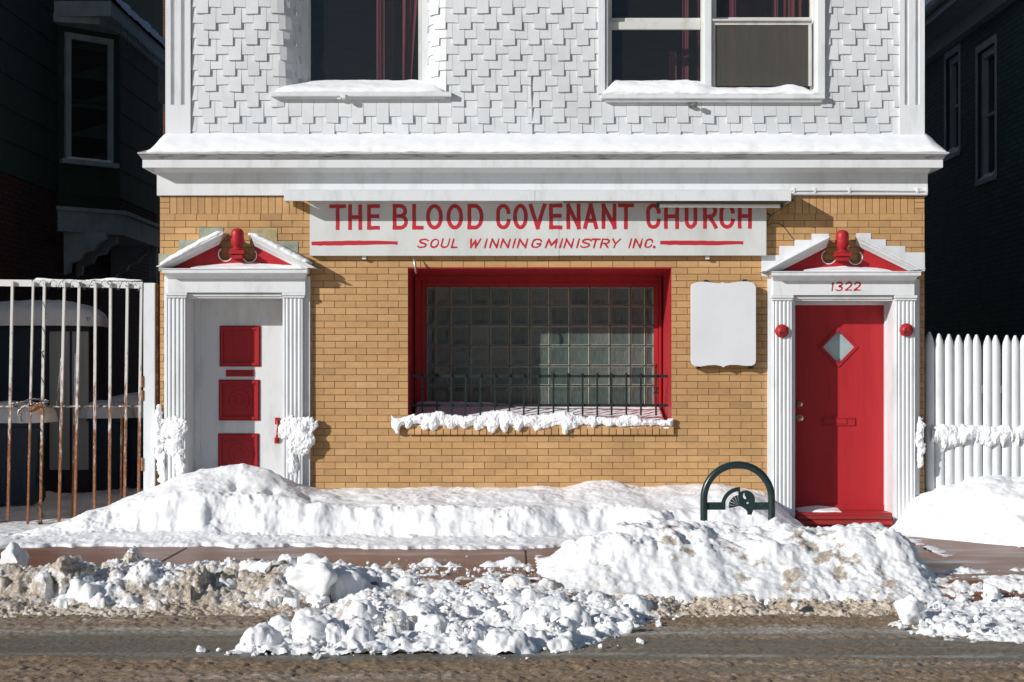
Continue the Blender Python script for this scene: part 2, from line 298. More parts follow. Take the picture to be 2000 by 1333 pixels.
class MB:
    def __init__(s): s.v, s.f, s.t = [], [], []
    def add(s, vs, fs, tint=0.5):
        b = len(s.v); s.v += [tuple(p) for p in vs]; s.f += [tuple(i+b for i in f) for f in fs]; s.t += [tint]*len(fs); return s
    def box(s, x0, x1, y0, y1, z0, z1, tint=0.5):
        x0, x1 = min(x0, x1), max(x0, x1); z0, z1 = min(z0, z1), max(z0, z1); y0, y1 = min(y0, y1), max(y0, y1)
        return s.add([(x0, y0, z0), (x1, y0, z0), (x1, y1, z0), (x0, y1, z0), (x0, y0, z1), (x1, y0, z1), (x1, y1, z1), (x0, y1, z1)],
                     [(0, 3, 2, 1), (4, 5, 6, 7), (0, 1, 5, 4), (1, 2, 6, 5), (2, 3, 7, 6), (3, 0, 4, 7)], tint)
    def pbox(s, px0, px1, py0, py1, Y, Yb, tint=0.5):      # box whose front face is measured on the photo at depth Y
        return s.box(X(px0, Y), X(px1, Y), Y, Yb, Z(py1, Y), Z(py0, Y), tint)
    def prism(s, pts, y0, y1, tint=0.5):                  # outline in (x, z), front y0, back y1
        n = len(pts); a = sum(pts[i][0]*pts[(i+1) % n][1]-pts[(i+1) % n][0]*pts[i][1] for i in range(n))
        if a < 0: pts = pts[::-1]
        return s.add([(x, y0, z) for x, z in pts]+[(x, y1, z) for x, z in pts],
                     [tuple(range(n)), tuple(range(2*n-1, n-1, -1))]+[(i, i+n, (i+1) % n+n, (i+1) % n) for i in range(n)], tint)
    def vprism(s, pts, z0, z1, tint=0.5):                 # outline in (x, y), extruded upwards
        n = len(pts); a = sum(pts[i][0]*pts[(i+1) % n][1]-pts[(i+1) % n][0]*pts[i][1] for i in range(n))
        if a < 0: pts = pts[::-1]
        return s.add([(x, y, z0) for x, y in pts]+[(x, y, z1) for x, y in pts],
                     [tuple(range(n-1, -1, -1)), tuple(range(n, 2*n))]+[(i, (i+1) % n, (i+1) % n+n, i+n) for i in range(n)], tint)
    def tube(s, path, r, seg=8, tint=0.5, closed=False):
        path = [Vector(p) for p in path]; n = len(path); rings = []
        for i, p in enumerate(path):
            d = (path[min(i+1, n-1)]-path[max(i-1, 0)]).normalized()
            u = d.cross(Vector((0, 1, 0)) if abs(d.y) < 0.9 else Vector((1, 0, 0))).normalized(); w = d.cross(u)
            rr = r[i] if isinstance(r, (list, tuple)) else r
            rings.append([p+u*rr*math.cos(2*math.pi*k/seg)+w*rr*math.sin(2*math.pi*k/seg) for k in range(seg)])
        vs = [q for rg in rings for q in rg]; fs = []
        for i in range(n-1):
            for k in range(seg):
                a, b = i*seg+k, i*seg+(k+1) % seg; fs.append((a, b, b+seg, a+seg))
        fs += [tuple(range(seg-1, -1, -1)), tuple(range((n-1)*seg, n*seg))]
        return s.add(vs, fs, tint)
    def lathe(s, prof, c, seg=24, axis='z', tint=0.5):    # prof (radius, height) about a vertical axis, or about -y
        vs, fs = [], []; n = len(prof)
        for r, h in prof:
            for k in range(seg):
                a = 2*math.pi*k/seg
                vs.append((c[0]+r*math.cos(a), c[1]+r*math.sin(a), c[2]+h) if axis == 'z' else (c[0]+r*math.cos(a), c[1]-h, c[2]+r*math.sin(a)))
        for i in range(n-1):
            for k in range(seg):
                a, b = i*seg+k, i*seg+(k+1) % seg; fs.append((a, b, b+seg, a+seg))
        fs += [tuple(range(seg-1, -1, -1)), tuple(range((n-1)*seg, n*seg))]
        return s.add(vs, fs, tint)
    def build(s, name, mat, parent=None, smooth=False, bevel=0.0):
        me = bpy.data.meshes.new(name); me.from_pydata(s.v, [], s.f); me.validate(); me.update()
        if len(me.polygons) == len(s.t): me.attributes.new('tint', 'FLOAT', 'FACE').data.foreach_set('value', s.t)
        if bevel:
            bm = bmesh.new(); bm.from_mesh(me)
            ed = [e for e in bm.edges if len(e.link_faces) == 2 and e.calc_face_angle(0) > 0.6]
            bmesh.ops.bevel(bm, geom=ed, offset=bevel, segments=2, affect='EDGES', clamp_overlap=True); bm.to_mesh(me); bm.free()
        if smooth:
            me.polygons.foreach_set('use_smooth', [True]*len(me.polygons))
            try: me.set_sharp_from_angle(angle=R(40))
            except Exception: pass
        return link(name, me, mat, parent)

def np_mesh(name, V, F, mat, parent=None, attrs=None, smooth=True):
    me = bpy.data.meshes.new(name); nv, nf = len(V), len(F); k = F.shape[1]
    me.vertices.add(nv); me.vertices.foreach_set('co', np.ascontiguousarray(V, np.float32).ravel())
    me.loops.add(nf*k); me.loops.foreach_set('vertex_index', np.ascontiguousarray(F, np.int32).ravel())
    me.polygons.add(nf); me.polygons.foreach_set('loop_start', np.arange(0, nf*k, k, dtype=np.int32))
    me.update(calc_edges=True)
    me.polygons.foreach_set('use_smooth', [smooth]*nf)
    for an, av in (attrs or {}).items(): me.attributes.new(an, 'FLOAT', 'POINT').data.foreach_set('value', np.ascontiguousarray(av, np.float32))
    me.validate(); me.update()
    return link(name, me, mat, parent)

def curve_solid(name, loops, y, depth, mat, parent=None, bevel=0.0):
    """closed (x, z) loops, inner ones are holes, extruded to a solid of the given depth (front at y)"""
    cu = bpy.data.curves.new(name, 'CURVE'); cu.dimensions = '2D'; cu.fill_mode = 'BOTH'; cu.extrude = depth/2; cu.bevel_depth = bevel
    for lp in loops:
        sp = cu.splines.new('POLY'); sp.points.add(len(lp)-1); sp.use_cyclic_u = True
        for i, (x, z) in enumerate(lp): sp.points[i].co = (x, z, 0, 1)
    o = bpy.data.objects.new('tmp', cu); COL.objects.link(o)
    me = bpy.data.meshes.new_from_object(o.evaluated_get(bpy.context.evaluated_depsgraph_get()))
    bpy.data.objects.remove(o); bpy.data.curves.remove(cu); me.name = name
    me.materials.clear(); me.transform(Matrix.Translation((0, y+depth/2, 0)) @ Matrix.Rotation(R(90), 4, 'X'))
    return link(name, me, mat, parent)

def smooth_path(pts, n=8, closed=False):
    pts = [Vector(p) for p in pts]; out = []; m = len(pts)
    for i in range(m if closed else m-1):
        g = lambda k: pts[k % m] if closed else pts[min(max(k, 0), m-1)]
        p0, p1, p2, p3 = g(i-1), g(i), g(i+1), g(i+2)
        for k in range(n):
            t = k/n; out.append(0.5*((2*p1)+(p2-p0)*t+(2*p0-5*p1+4*p2-p3)*t*t+(3*p1-p0-3*p2+p3)*t**3))
    if not closed: out.append(pts[-1])
    return out

def rect_minus(x0, x1, z0, z1, holes):
    """cover a rectangle minus rectangular holes with butted rectangles"""
    xs = sorted({x0, x1}|{min(max(v, x0), x1) for h in holes for v in h[:2]}); zs = sorted({z0, z1}|{min(max(v, z0), z1) for h in holes for v in h[2:]})
    out = []
    for a, b in zip(xs, xs[1:]):
        run = None
        for c, d in zip(zs, zs[1:]):
            mx, mz = (a+b)/2, (c+d)/2
            if any(h[0] < mx < h[1] and h[2] < mz < h[3] for h in holes):
                if run: out.append((a, b, *run)); run = None
            else: run = (run[0], d) if run else (c, d)
        if run: out.append((a, b, *run))
    return out

def bricks(mb, rng, x0, x1, z0, z1, y, h, L, j, holes, th, back=0.03, jit=0.0012, phase=0.0, axis='x', flip=1):
    """running bond of separate bricks; axis 'x' faces -y at y, axis 'y' runs along y on the plane x=y value"""
    k = 0; z = z0
    while z+h*0.5 < z1:
        zb, zt = z+j/2, min(z+h-j/2, z1); segs = [(x0, x1)]
        for hx0, hx1, hz0, hz1 in holes:
            if hz0 < (zb+zt)/2 < hz1:
                ns_ = []
                for a, b in segs:
                    if hx1 <= a or hx0 >= b: ns_.append((a, b))
                    else:
                        if hx0 > a: ns_.append((a, hx0))
                        if hx1 < b: ns_.append((hx1, b))
                segs = ns_
        off = phase+(L/2 if k % 2 else 0)+rng.uniform(-.004, .004)
        for a, b in segs:
            i = math.floor((a-off)/L)
            while off+i*L < b:
                p, q = max(a, off+i*L), min(b, off+(i+1)*L)
                if q-p > 0.02:
                    yy = y+rng.uniform(-jit, jit); t = min(1, max(0, rng.gauss(0.5, 0.17)))
                    if axis == 'x': mb.box(p+j/2, q-j/2, yy, y+back, zb+rng.uniform(-.001, .001), zt, t)
                    else: mb.box(y-flip*rng.uniform(0, jit), y+flip*back, p+j/2, q-j/2, zb, zt, t)
                i += 1
        z += h; k += 1

# ------------------------------------------------------------------ snow helpers
def heightfield(name, x0, x1, y0, y1, dx, zf, mat, parent=None, rough=0.012, rscale=9, floor=None, dirt=None, seed=0, octv=5, extra=None, fine=.0035, fscale=48):
    nx, ny = max(2, int((x1-x0)/dx)), max(2, int((y1-y0)/dx))
    xs, ys = np.linspace(x0, x1, nx), np.linspace(y0, y1, ny); gx, gy = np.meshgrid(xs, ys)
    z = zf(gx, gy)
    V = np.stack([gx, gy, z], -1)
    du = np.gradient(V, axis=1); dv = np.gradient(V, axis=0); n = np.cross(du, dv); n /= np.linalg.norm(n, axis=-1, keepdims=True)+1e-9
    d = fbm(V[..., 0]*rscale, V[..., 1]*rscale, V[..., 2]*rscale, octv, seed+5)*rough
    if fine: d = d+fine*fbm(V[..., 0]*fscale, V[..., 1]*fscale, V[..., 2]*fscale, 3, seed+15)*(.4+.9*sstep(-.3, .5, fbm(V[..., 0]*2.2, V[..., 1]*2.2, V[..., 2]*2.2, 2, seed+16)))
    V = V+n*d[..., None]
    idx = np.arange(nx*ny).reshape(ny, nx)
    F = np.stack([idx[:-1, :-1], idx[:-1, 1:], idx[1:, 1:], idx[1:, :-1]], -1).reshape(-1, 4)
    at = {'dirt': (dirt(gx, gy, V[..., 2]) if dirt else np.zeros_like(gx)).ravel()}
    for k, fn in (extra or {}).items(): at[k] = fn(gx, gy).ravel()
    V = V.reshape(-1, 3)
    if floor is not None:
        fl = floor(V[:, 0], V[:, 1]) if callable(floor) else np.full(len(V), floor)
        keep = (V[F, 2] > (fl[F]-0.012)).any(1); F = F[keep]
        used = np.unique(F); mp = np.zeros(len(V), int); mp[used] = np.arange(len(used)); V = V[used]; F = mp[F]; at = {k: v[used] for k, v in at.items()}
    return np_mesh(name, V, F, mat, parent, at)

def lumps(gx, gy, z, items, seed=0):
    """raise a height grid by rounded lumps (x, y, zc, r)"""
    wx = gx+0.3*0.06*fbm(gx*11, gy*11, None, 3, seed); wy = gy+0.3*0.06*fbm(gx*11+9, gy*11+4, None, 3, seed+1)
    for (cx, cy, cz, r, asp) in items:
        d2 = ((wx-cx)/asp)**2+(wy-cy)**2
        z = np.where(d2 < r*r, np.maximum(z, cz+r*0.9*np.maximum(1-d2/(r*r), 0)**.62), z)
    return z

_ICO = {}
def ico(sub):
    if sub not in _ICO:
        bm = bmesh.new(); bmesh.ops.create_icosphere(bm, subdivisions=sub, radius=1.0); bm.verts.ensure_lookup_table()
        _ICO[sub] = (np.array([v.co[:] for v in bm.verts]), np.array([[v.index for v in f.verts] for f in bm.faces])); bm.free()
    return _ICO[sub]
def chunk_verts(seed, sub=4, amp=0.3, facets=5):
    rg = np.random.RandomState(seed); V, F = ico(sub); V = V.copy()
    for i in range(facets):
        n = rg.normal(size=3); n /= np.linalg.norm(n); d = rg.uniform(0.45, 0.8)
        e = np.maximum(V@n-d, 0); V -= e[:, None]*n*0.93
    k = 1+amp*fbm(V[:, 0]*1.6+seed, V[:, 1]*1.6, V[:, 2]*1.6, 3, seed)+amp*0.36*fbm(V[:, 0]*5+seed, V[:, 1]*5, V[:, 2]*5, 5, seed+3)+amp*.14*fbm(V[:, 0]*16+seed, V[:, 1]*16, V[:, 2]*16, 3, seed+8)
    return V*k[:, None], F

def blob(name, balls, mat, parent=None, voxel=0.012, rough=0.01, rscale=16, seed=0, dirt=0.0, smooth=6):
    """one continuous snow mass from overlapping ellipsoids: voxel union, then a rough surface"""
    V0, F0 = ico(2); vs, fs = [], []
    for (c, r) in balls:
        r = (r, r, r) if isinstance(r, (int, float)) else r
        b = sum(len(v) for v in vs); vs.append(V0*np.array(r)+np.array(c)); fs.append(F0+b)
    me = bpy.data.meshes.new('tmp'); me.from_pydata(np.concatenate(vs).tolist(), [], np.concatenate(fs).tolist())
    o = bpy.data.objects.new('tmp', me); COL.objects.link(o)
    md = o.modifiers.new('r', 'REMESH'); md.mode = 'VOXEL'; md.voxel_size = voxel; md.use_smooth_shade = True
    if smooth: ms = o.modifiers.new('s', 'SMOOTH'); ms.factor = .5; ms.iterations = smooth
    m2 = bpy.data.meshes.new_from_object(o.evaluated_get(bpy.context.evaluated_depsgraph_get())); bpy.data.objects.remove(o); bpy.data.meshes.remove(me)
    n = len(m2.vertices); V = np.empty(n*3, np.float32); Nn = np.empty(n*3, np.float32)
    m2.vertices.foreach_get('co', V); m2.vertices.foreach_get('normal', Nn); V = V.reshape(-1, 3); Nn = Nn.reshape(-1, 3)
    V = V+Nn*(rough*fbm(V[:, 0]*rscale, V[:, 1]*rscale, V[:, 2]*rscale, 5, seed))[:, None]
    m2.vertices.foreach_set('co', V.astype(np.float32).ravel()); m2.update(); m2.polygons.foreach_set('use_smooth', [True]*len(m2.polygons)); m2.name = name
    m2.attributes.new('dirt', 'FLOAT', 'POINT').data.foreach_set('value', np.full(n, dirt, np.float32))
    return link(name, m2, mat, parent)

# ================================================================== THE CHURCH BUILDING
rng = random.Random(4)
XL, XR = X(312), X(1806)
church = thing('church_building', 'two storey church house, yellow brick below and white shingles above, with red doors', 'building', (0, 0, 0))
DL = (X(364), X(552), -0.3, Z(577)); DR = (X(1553), X(1746), -0.3, Z(585)); WN = (X(797), X(1311), 0.93, Z(522.5))
ZS0, ZS1 = Z(418.5), Z(384)                                # soldier course
mb = MB()
for a, b, c, d in rect_minus(XL+.004, XR-.004, -0.3, 3.42, [DL, DR, WN]): mb.box(a, b, 0.0075, 0.32, c, d)
wall = mb.build('brick_wall', M['mortar'], church)
mb = MB(); HC = 0.0669
bricks(mb, rng, XL, XR, 0.8-HC*15, ZS0+0.001, 0, HC, 0.2128, 0.0055, [DL, DR, (WN[0], WN[1], 0.948, WN[3])], 0, 0.006+0.02, phase=X(650)+.02)
x = XL+0.1
for k in range(3):
    for (a, b) in ((XL, XL+0.1), (XR-0.1, XR)): mb.box(a+.003, b-.003, 0, 0.026, ZS0+k*0.0585+.003, ZS0+(k+1)*0.0585-.003, min(1, max(0, rng.gauss(.5, .2))))
nb = round((XR-XL-0.2)/0.0702); w = (XR-XL-0.2)/nb
for k in range(nb):
    mb.box(XL+.1+k*w+.003, XL+.1+(k+1)*w-.003, rng.uniform(-.001, .001), 0.026, ZS0+.003, ZS1, min(1, max(0, rng.gauss(.5, .22))))
mb.build('brickwork', M['brick'], wall)
# brick sill under the shop window
mb = MB(); xa, xb = X(796), X(1316); nb = 59//2+8; w = (xb-xa)/nb
for k in range(nb): mb.box(xa+k*w+.0035, xa+(k+1)*w-.0035, -0.035+rng.uniform(-.002, .002), 0.16, Z(849.5, -.03), Z(832, -.03), min(1, max(0, rng.gauss(.42, .25))))
sill = mb.build('brick_sill', M['brick'], church, bevel=0.002)
MB().box(xa+.004, xb-.004, -0.028, 0.15, Z(849, -.03), Z(833, -.03)).build('mortar', M['mortar'], sill)
# shell behind the front: side walls, back, floors, roof
mb = MB()
for s, a, b in ((0, XL+.006, XL+.25), (1, XR-.25, XR-.006)): mb.box(a, b, 0.324, 14, -0.3, 3.4, .5)
mb.box(XL+.254, XR-.254, 13.7, 14, -.3, 3.4)
mb.build('side_wall', M['brick'], church)
UL, UR = X(322), X(1806)
mb = MB()
for a, b in ((UL+.01, UL+.2), (UR-.2, UR-.01)): mb.box(a, b, 0.204, 14, 3.44, 8.4)
mb.box(UL+.204, UR-.204, 13.8, 14, 3.44, 8.4)
mb.build('upper_side_wall', M['white'], church)
mb = MB(); mb.box(XL+.26, XR-.26, .33, 13.69, 3.36, 3.4); mb.box(UL+.21, UR-.21, .21, 13.79, 6.9, 7.0); mb.build('floor_slab', M['inside'], church)
mb = MB(); xm = (UL+UR)/2
mb.add([(UL-.4, -.35, 8.3), (UR+.4, -.35, 8.3), (xm, -.35, 10.9), (UL-.4, 14.3, 8.3), (UR+.4, 14.3, 8.3), (xm, 14.3, 10.9)], [(0, 1, 2), (3, 5, 4), (0, 2, 5, 3), (1, 4, 5, 2), (0, 3, 4, 1)])
mb.build('roof', M['roofing'], church)

# ---- upper front: sheathing, shingles, corner boards
LW = (X(541), X(877), 4.33, 6.45); RW = (X(1182), X(1597), 4.30, 6.45)
mb = MB()
for a, b, c, d in rect_minus(UL+.02, UR-.02, 3.42, 8.4, [LW, RW]): mb.box(a, b, 0.016, 0.2, c, d)
up = mb.build('upper_wall', M['white'], church)
RX, RY = X(585, .2)-X(541), 0.2                             # the shingles curl round into the left window
def curl(side):                                             # plan path from the wall face into the reveal, (x, y, nx, ny)
    out = []
    for i in range(13):
        t = i/12*math.pi/2*0.97
        px_ = (X(541)+RX*math.sin(t)) if side < 0 else (X(877)-RX*math.sin(t)); py_ = RY*(1-math.cos(t))
        nx_, ny_ = -side*math.sin(t)*RY, -math.cos(t)*RX; l = math.hypot(nx_, ny_)
        out.append((px_, py_, nx_/l, ny_/l))
    return out
def make_path(points):
    acc = [0.0]
    for a, b in zip(points, points[1:]): acc.append(acc[-1]+math.hypot(b[0]-a[0], b[1]-a[1]))
    def at(s):
        s = min(max(s, 0), acc[-1])
        for i in range(len(acc)-1):
            if s <= acc[i+1]+1e-9:
                t = (s-acc[i])/max(acc[i+1]-acc[i], 1e-9); a, b = points[i], points[i+1]
                return tuple(a[k]+(b[k]-a[k])*t for k in range(4))
        return points[-1]
    return at, acc[-1]
flat = lambda xv: (xv, 0.0, 0.0, -1.0)
cl, cr = curl(-1), curl(1)
PATHS = {'full': [flat(X(374)), flat(X(1756))], 'l': [flat(X(374))]+cl, 'm': cr[::-1]+[flat(X(1176))], 'r': [flat(X(1603)), flat(X(1756))]}
mb = MB(); EXPO, DROP, SW = 0.1553, 0.066, 0.1232
z00 = 3.80
for c in range(17):
    zb = z00+c*EXPO
    names = ['full'] if zb < 4.2 else ['l', 'm', 'r']
    for nm in names:
        at, Ls = make_path(PATHS[nm]); s = {'full': 0, 'l': 0, 'm': .03, 'r': .05}[nm]-SW+(c % 2)*0.056+rng.uniform(-.008, .008)
        if nm == 'm': s += 0.0
        k = c*1 + (0 if nm != 'r' else 1)
        while s < Ls:
            wv = SW*rng.uniform(.955, 1.045); a, b = max(s, 0), min(s+wv-0.0025, Ls); s += wv; k += 1
            if b-a < 0.012: continue
            zz = zb-(DROP if k % 2 else 0)+rng.uniform(-.006, .006); zt = zb+EXPO+0.05
            xm_ = at((a+b)/2)[0]
            if nm == 'full' and X(530) < xm_ < X(882): zt = min(zt, 4.325)
            if nm == 'full' and X(1170) < xm_ < X(1612): zt = min(zt, 4.29)
            if zt-zz < .03: continue
            th = rng.uniform(.019, .024)*(1.0 if k % 2 == 0 else 1.5); cuts = [a, (a+b)/2, b] if (at(a)[1] > .001 or at(b)[1] > .001) else [a, b]
            tl = rng.uniform(-.003, .003); vs, fs = [], []
            for i, q in enumerate(cuts):
                xq, yq, nx_, ny_ = at(q); dz = tl*(i/(len(cuts)-1)-.5)*2
                vs += [(xq+nx_*th, yq+ny_*th, zz+dz), (xq, yq+.004, zz+dz), (xq+nx_*.003, yq+ny_*.003, zt), (xq-nx_*.006, yq-ny_*.006, zt)]
            for i in range(len(cuts)-1):
                A, B = i*4, i*4+4; fs += [(A, B, B+2, A+2), (A, A+1, B+1, B)]
            fs += [(0, 2, 3, 1), (len(vs)-4, len(vs)-3, len(vs)-1, len(vs)-2)]
            mb.add(vs, fs, rng.random())
mb.build('shingles', M['shingle'], up)
for cc in (cl, cr):                                         # solid backing of the curled reveals
    vs = [(p[0]-p[2]*.012, p[1]-p[3]*.012+.012, zv) for p in cc for zv in (4.33, 6.45)]
    MB().add(vs, [(2*i, 2*i+2, 2*i+3, 2*i+1) for i in range(len(cc)-1)]).build('reveal_backing', M['white'], up)
def corner_board(px0, px1, grooves):
    a, b = X(px0, -.035), X(px1, -.035); zt = Z(205, -.035)
    pts = [(a, .2), (a, -.035)]
    for g0, g1 in grooves:
        g0, g1 = X(g0, -.035), X(g1, -.035)
        pts += [(g0, -.035), (g0+.004, -.010), (g1-.006, -.010), (g1, -.035)]
    pts += [(b, -.035), (b, .2)]
    m_ = MB(); m_.vprism(pts, zt, 8.4); m_.box(a, b, -.035, .2, 3.85, zt); return m_.build('corner_board', M['white'], church)
corner_board(323, 372, [(333, 341), (353, 361)]); corner_board(1757, 1806, [(1767, 1775), (1788, 1796)])

# ---- cornice: swept profile (projection, z)
def sweep(mb, x0, x1, prof, f=1.0, yb=0.02, back=None):
    vs = []; yb = back if back is not None else yb
    for p, z in prof: vs += [(x0-p*f, yb, z), (x0-p*f, -p, z), (x1+p*f, -p, z), (x1+p*f, yb, z)]
    fs = []; n = len(prof)
    for i in range(n-1):
        a = i*4
        for k in range(3): fs.append((a+k, a+k+1, a+k+5, a+k+4))
    fs += [(0, 3, 2, 1), (n*4-4, n*4-3, n*4-2, n*4-1)]
    if back is None: fs += [tuple(i*4 for i in range(n))[::-1], tuple(i*4+3 for i in range(n))]
    return mb.add(vs, fs)
FX = 0.47; zf0 = Z(382, -.03); zsf = 3.575
mb = MB(); sweep(mb, XL-.008, XR+.008, [(.03, zf0), (.03, zsf-.03), (.045, zsf-.03), (.075, zsf), (.205, zsf+.004)], FX, back=1.6)
fr = mb.build('frieze', M['white'], church)
mb = MB(); sweep(mb, XL-.008, XR+.008, [(.205, zsf+.001), (.235, zsf-.003), (.235, Z(312.5, -.235)), (.2, Z(312.5, -.235))], FX, back=1.6)
mb.build('fascia', M['white'], church)
zc0 = Z(312.2, -.235)
mb = MB(); sweep(mb, XL-.008, XR+.008, [(.225, zc0), (.243, zc0+.006), (.268, zc0+.026), (.292, zc0+.044), (.305, zc0+.047), (.305, zc0+.062), (.29, zc0+.066), (.0, 3.80)], FX, back=1.6)
mb.build('crown_moulding', M['grime'], church)
zq = 3.80
# thin conduit and trim on the frieze, right of the sign hood
mb = MB(); mb.tube([P(1545, 372, -.05), P(1680, 371.5, -.05), P(1812, 373, -.05)], .011, 8); mb.tube([P(1548, 378.5, -.045), P(1811, 379.5, -.045)], .014, 8)
for q in (1549, 1590, 1657, 1790, 1808): mb.pbox(q, q+4, 367, 377, -.064, -.03)
mb.build('conduit', M['white'], church)

# ---- upper windows
def curtain(name, x0, x1, z0, z1, y, amp, waves, parent, seed, lean=0.0):
    n = 60; xs = np.linspace(0, 1, n); rg = np.random.RandomState(seed)
    yy = y+amp*np.sin(xs*waves*6.283+rg.uniform(0, 6))+amp*.5*np.sin(xs*waves*2.7*6.283+1)
    zz = np.linspace(z0, z1, 6); V, nz = [], len(zz)
    for j, zv in enumerate(zz):
        for i in range(n): V.append((x0+(x1-x0)*xs[i]+lean*(1-j/(nz-1))*(xs[i]), yy[i], zv))
    idx = np.arange(n*nz).reshape(nz, n); F = np.stack([idx[:-1, :-1], idx[:-1, 1:], idx[1:, 1:], idx[1:, :-1]], -1).reshape(-1, 4)
    return np_mesh(name, np.array(V), F, M['curtain'], parent)
# left: one fixed pane, set back between curled shingles
mb = MB(); ZT = 6.44
mb.pbox(585, 601, -200, 178, .17, .3); mb.box(X(823, .17), X(841, .17), .17, .3, Z(178, .17), ZT)
mb.v = [(x_, y_, min(z_, ZT)) for x_, y_, z_ in mb.v]
mb.box(X(585, .17), X(841, .17), .168, .3, ZT-.12, ZT)
mb.box(X(841.2, .17), X(845, .13), .13, .2, Z(178, .17), ZT)
w1 = mb.build('upper_window', M['white'], church, bevel=.004)
mb = MB()
for a, b in ((601.3, 606), (817, 822.7)): mb.box(X(a, .2), X(b, .2), .2, .27, 4.35, ZT-.125)
mb.box(X(606.2, .2), X(816.8, .2), .2, .27, 4.35, Z(164, .2)); mb.build('sash', M['sash'], w1, bevel=.003)
MB().box(X(603, .24), X(820, .24), .24, .246, 4.37, ZT-.13).build('pane', M['glass'], w1)
mb = MB(); ys = -.095
mb.add([(X(528, ys), ys, Z(188.5, ys)), (X(882, ys), ys, Z(188.5, ys)), (X(882, ys), .3, Z(188.5, ys)), (X(528, ys), .3, Z(188.5, ys)),
        (X(528, ys), ys, Z(179.5, ys)), (X(882, ys), ys, Z(179.5, ys)), (X(882, ys), .3, Z(179.5, ys)+.02), (X(528, ys), .3, Z(179.5, ys)+.02)],
       [(0, 3, 2, 1), (4, 5, 6, 7), (0, 1, 5, 4), (1, 2, 6, 5), (2, 3, 7, 6), (3, 0, 4, 7)])
mb.pbox(540, 870, 188.7, 193, -.05, .016); mb.build('sill', M['white'], w1, bevel=.004)
curtain('curtain', X(736, .55), X(752, .55), 4.2, 6.4, .50, .010, 1, w1, 2)
curtain('curtain', X(786, .55), X(818, .55), 4.2, 5.6, .55, .02, 1, w1, 3, -.10)
curtain('curtain', X(752, .9), X(840, .9), 4.2, 6.4, .95, .05, 3, w1, 5)
# right: a pair of double-hung windows in one frame
mb = MB()
mb.box(X(1168, -.04), X(1182, -.04), -.04, .1, Z(184, -.04), 6.45); mb.box(X(1597, -.065), X(1612, -.065), -.065, .1, Z(184, -.065), 6.45)
mb.box(X(1182.2, -.02), X(1188, -.02), -.02, .14, Z(184, -.02), 6.45); mb.box(X(1591.5, -.02), X(1596.7, -.02), -.02, .14, Z(184, -.02), 6.45)
mb.box(X(1376, .0), X(1390, .0), 0.0, .14, Z(170), 6.45); mb.box(X(1168, -.04), X(1612, -.04), -.045, .1, 6.452, 6.6)
w2 = mb.build('upper_window', M['white'], church, bevel=.004)
def sash(px0, px1, z0, z1, st, y, name='sash', bot=.05, top=.045):
    m_ = MB(); a, b = X(px0, y), X(px1, y)
    m_.box(a, a+st, y, y+.045, z0, z1); m_.box(b-st, b, y, y+.045, z0, z1); m_.box(a+st, b-st, y+.001, y+.045, z0, z0+bot); m_.box(a+st, b-st, y+.001, y+.045, z1-top, z1)
    s_ = m_.build(name, M['sash'], w2, bevel=.004)
    MB().box(a+st*.8, b-st*.8, y+.024, y+.029, z0+bot*.8, z1-top*.8).build('pane', M['glass'], w2)
    return s_
zr1, zr2 = Z(58, .06), Z(48, .04)
sash(1188, 1375.6, 4.36, Z(43, .06), .035, .06, bot=.06, top=Z(43, .06)-zr1)
sash(1188, 1375.6, Z(45, .106), 6.44, .035, .107, bot=.05)
sash(1390.4, 1591, 4.33, Z(40, .04)-.001, .045, .085, bot=.05, top=.05)
sash(1390.4, 1591, Z(40, .131), 6.44, .045, .131, bot=.03)
mb = MB(); y = .03; a, b = X(1391, y), X(1591, y)
for q0, q1 in ((a, a+.03), (b-.06, b-.03)): mb.box(q0, q1, y, y+.02, Z(168, y), Z(40, y))
mb.box(a+.03, b-.06, y, y+.02, Z(49, y), Z(40, y)); mb.box(a, b-.03, y-.03, y-.001, Z(42, y), Z(38.5, y)); mb.build('screen_frame', M['sash'], w2)
MB().box(a+.031, b-.061, y+.012, y+.014, Z(168, y), Z(49.2, y)).build('insect_screen', M['screen'], w2)
mb = MB(); ys = -.10
mb.box(X(1174, ys), X(1612, ys), ys, .14, Z(193, ys), Z(183.5, ys)); mb.box(X(1182, -.07), X(1606, -.07), -.07, .012, Z(199, -.07), Z(193.3, -.07)); mb.build('sill', M['white'], w2, bevel=.005)
curtain('curtain', X(1306, .5), X(1322, .5), 4.1, Z(100, .5), .50, .008, 1, w2, 4, .0)
curtain('curtain', X(1332, .5), X(1345, .5), 4.1, 6.4, .5, .008, 1, w2, 6)
curtain('curtain', X(1362, .5), X(1374, .5), 4.1, 6.4, .5, .008, 1, w2, 8)
for q, wq, sd in ((1424, 14, 7), (1508, 12, 9), (1530, 22, 10), (1560, 8, 12)): curtain('curtain', X(q, .5), X(q+wq, .5), 4.1, 6.4, .5, .008, 1, w2, sd)
curtain('curtain', X(1390, 1.5), X(1640, 1.5), 4.1, 6.4, 1.6, .05, 8, w2, 14)

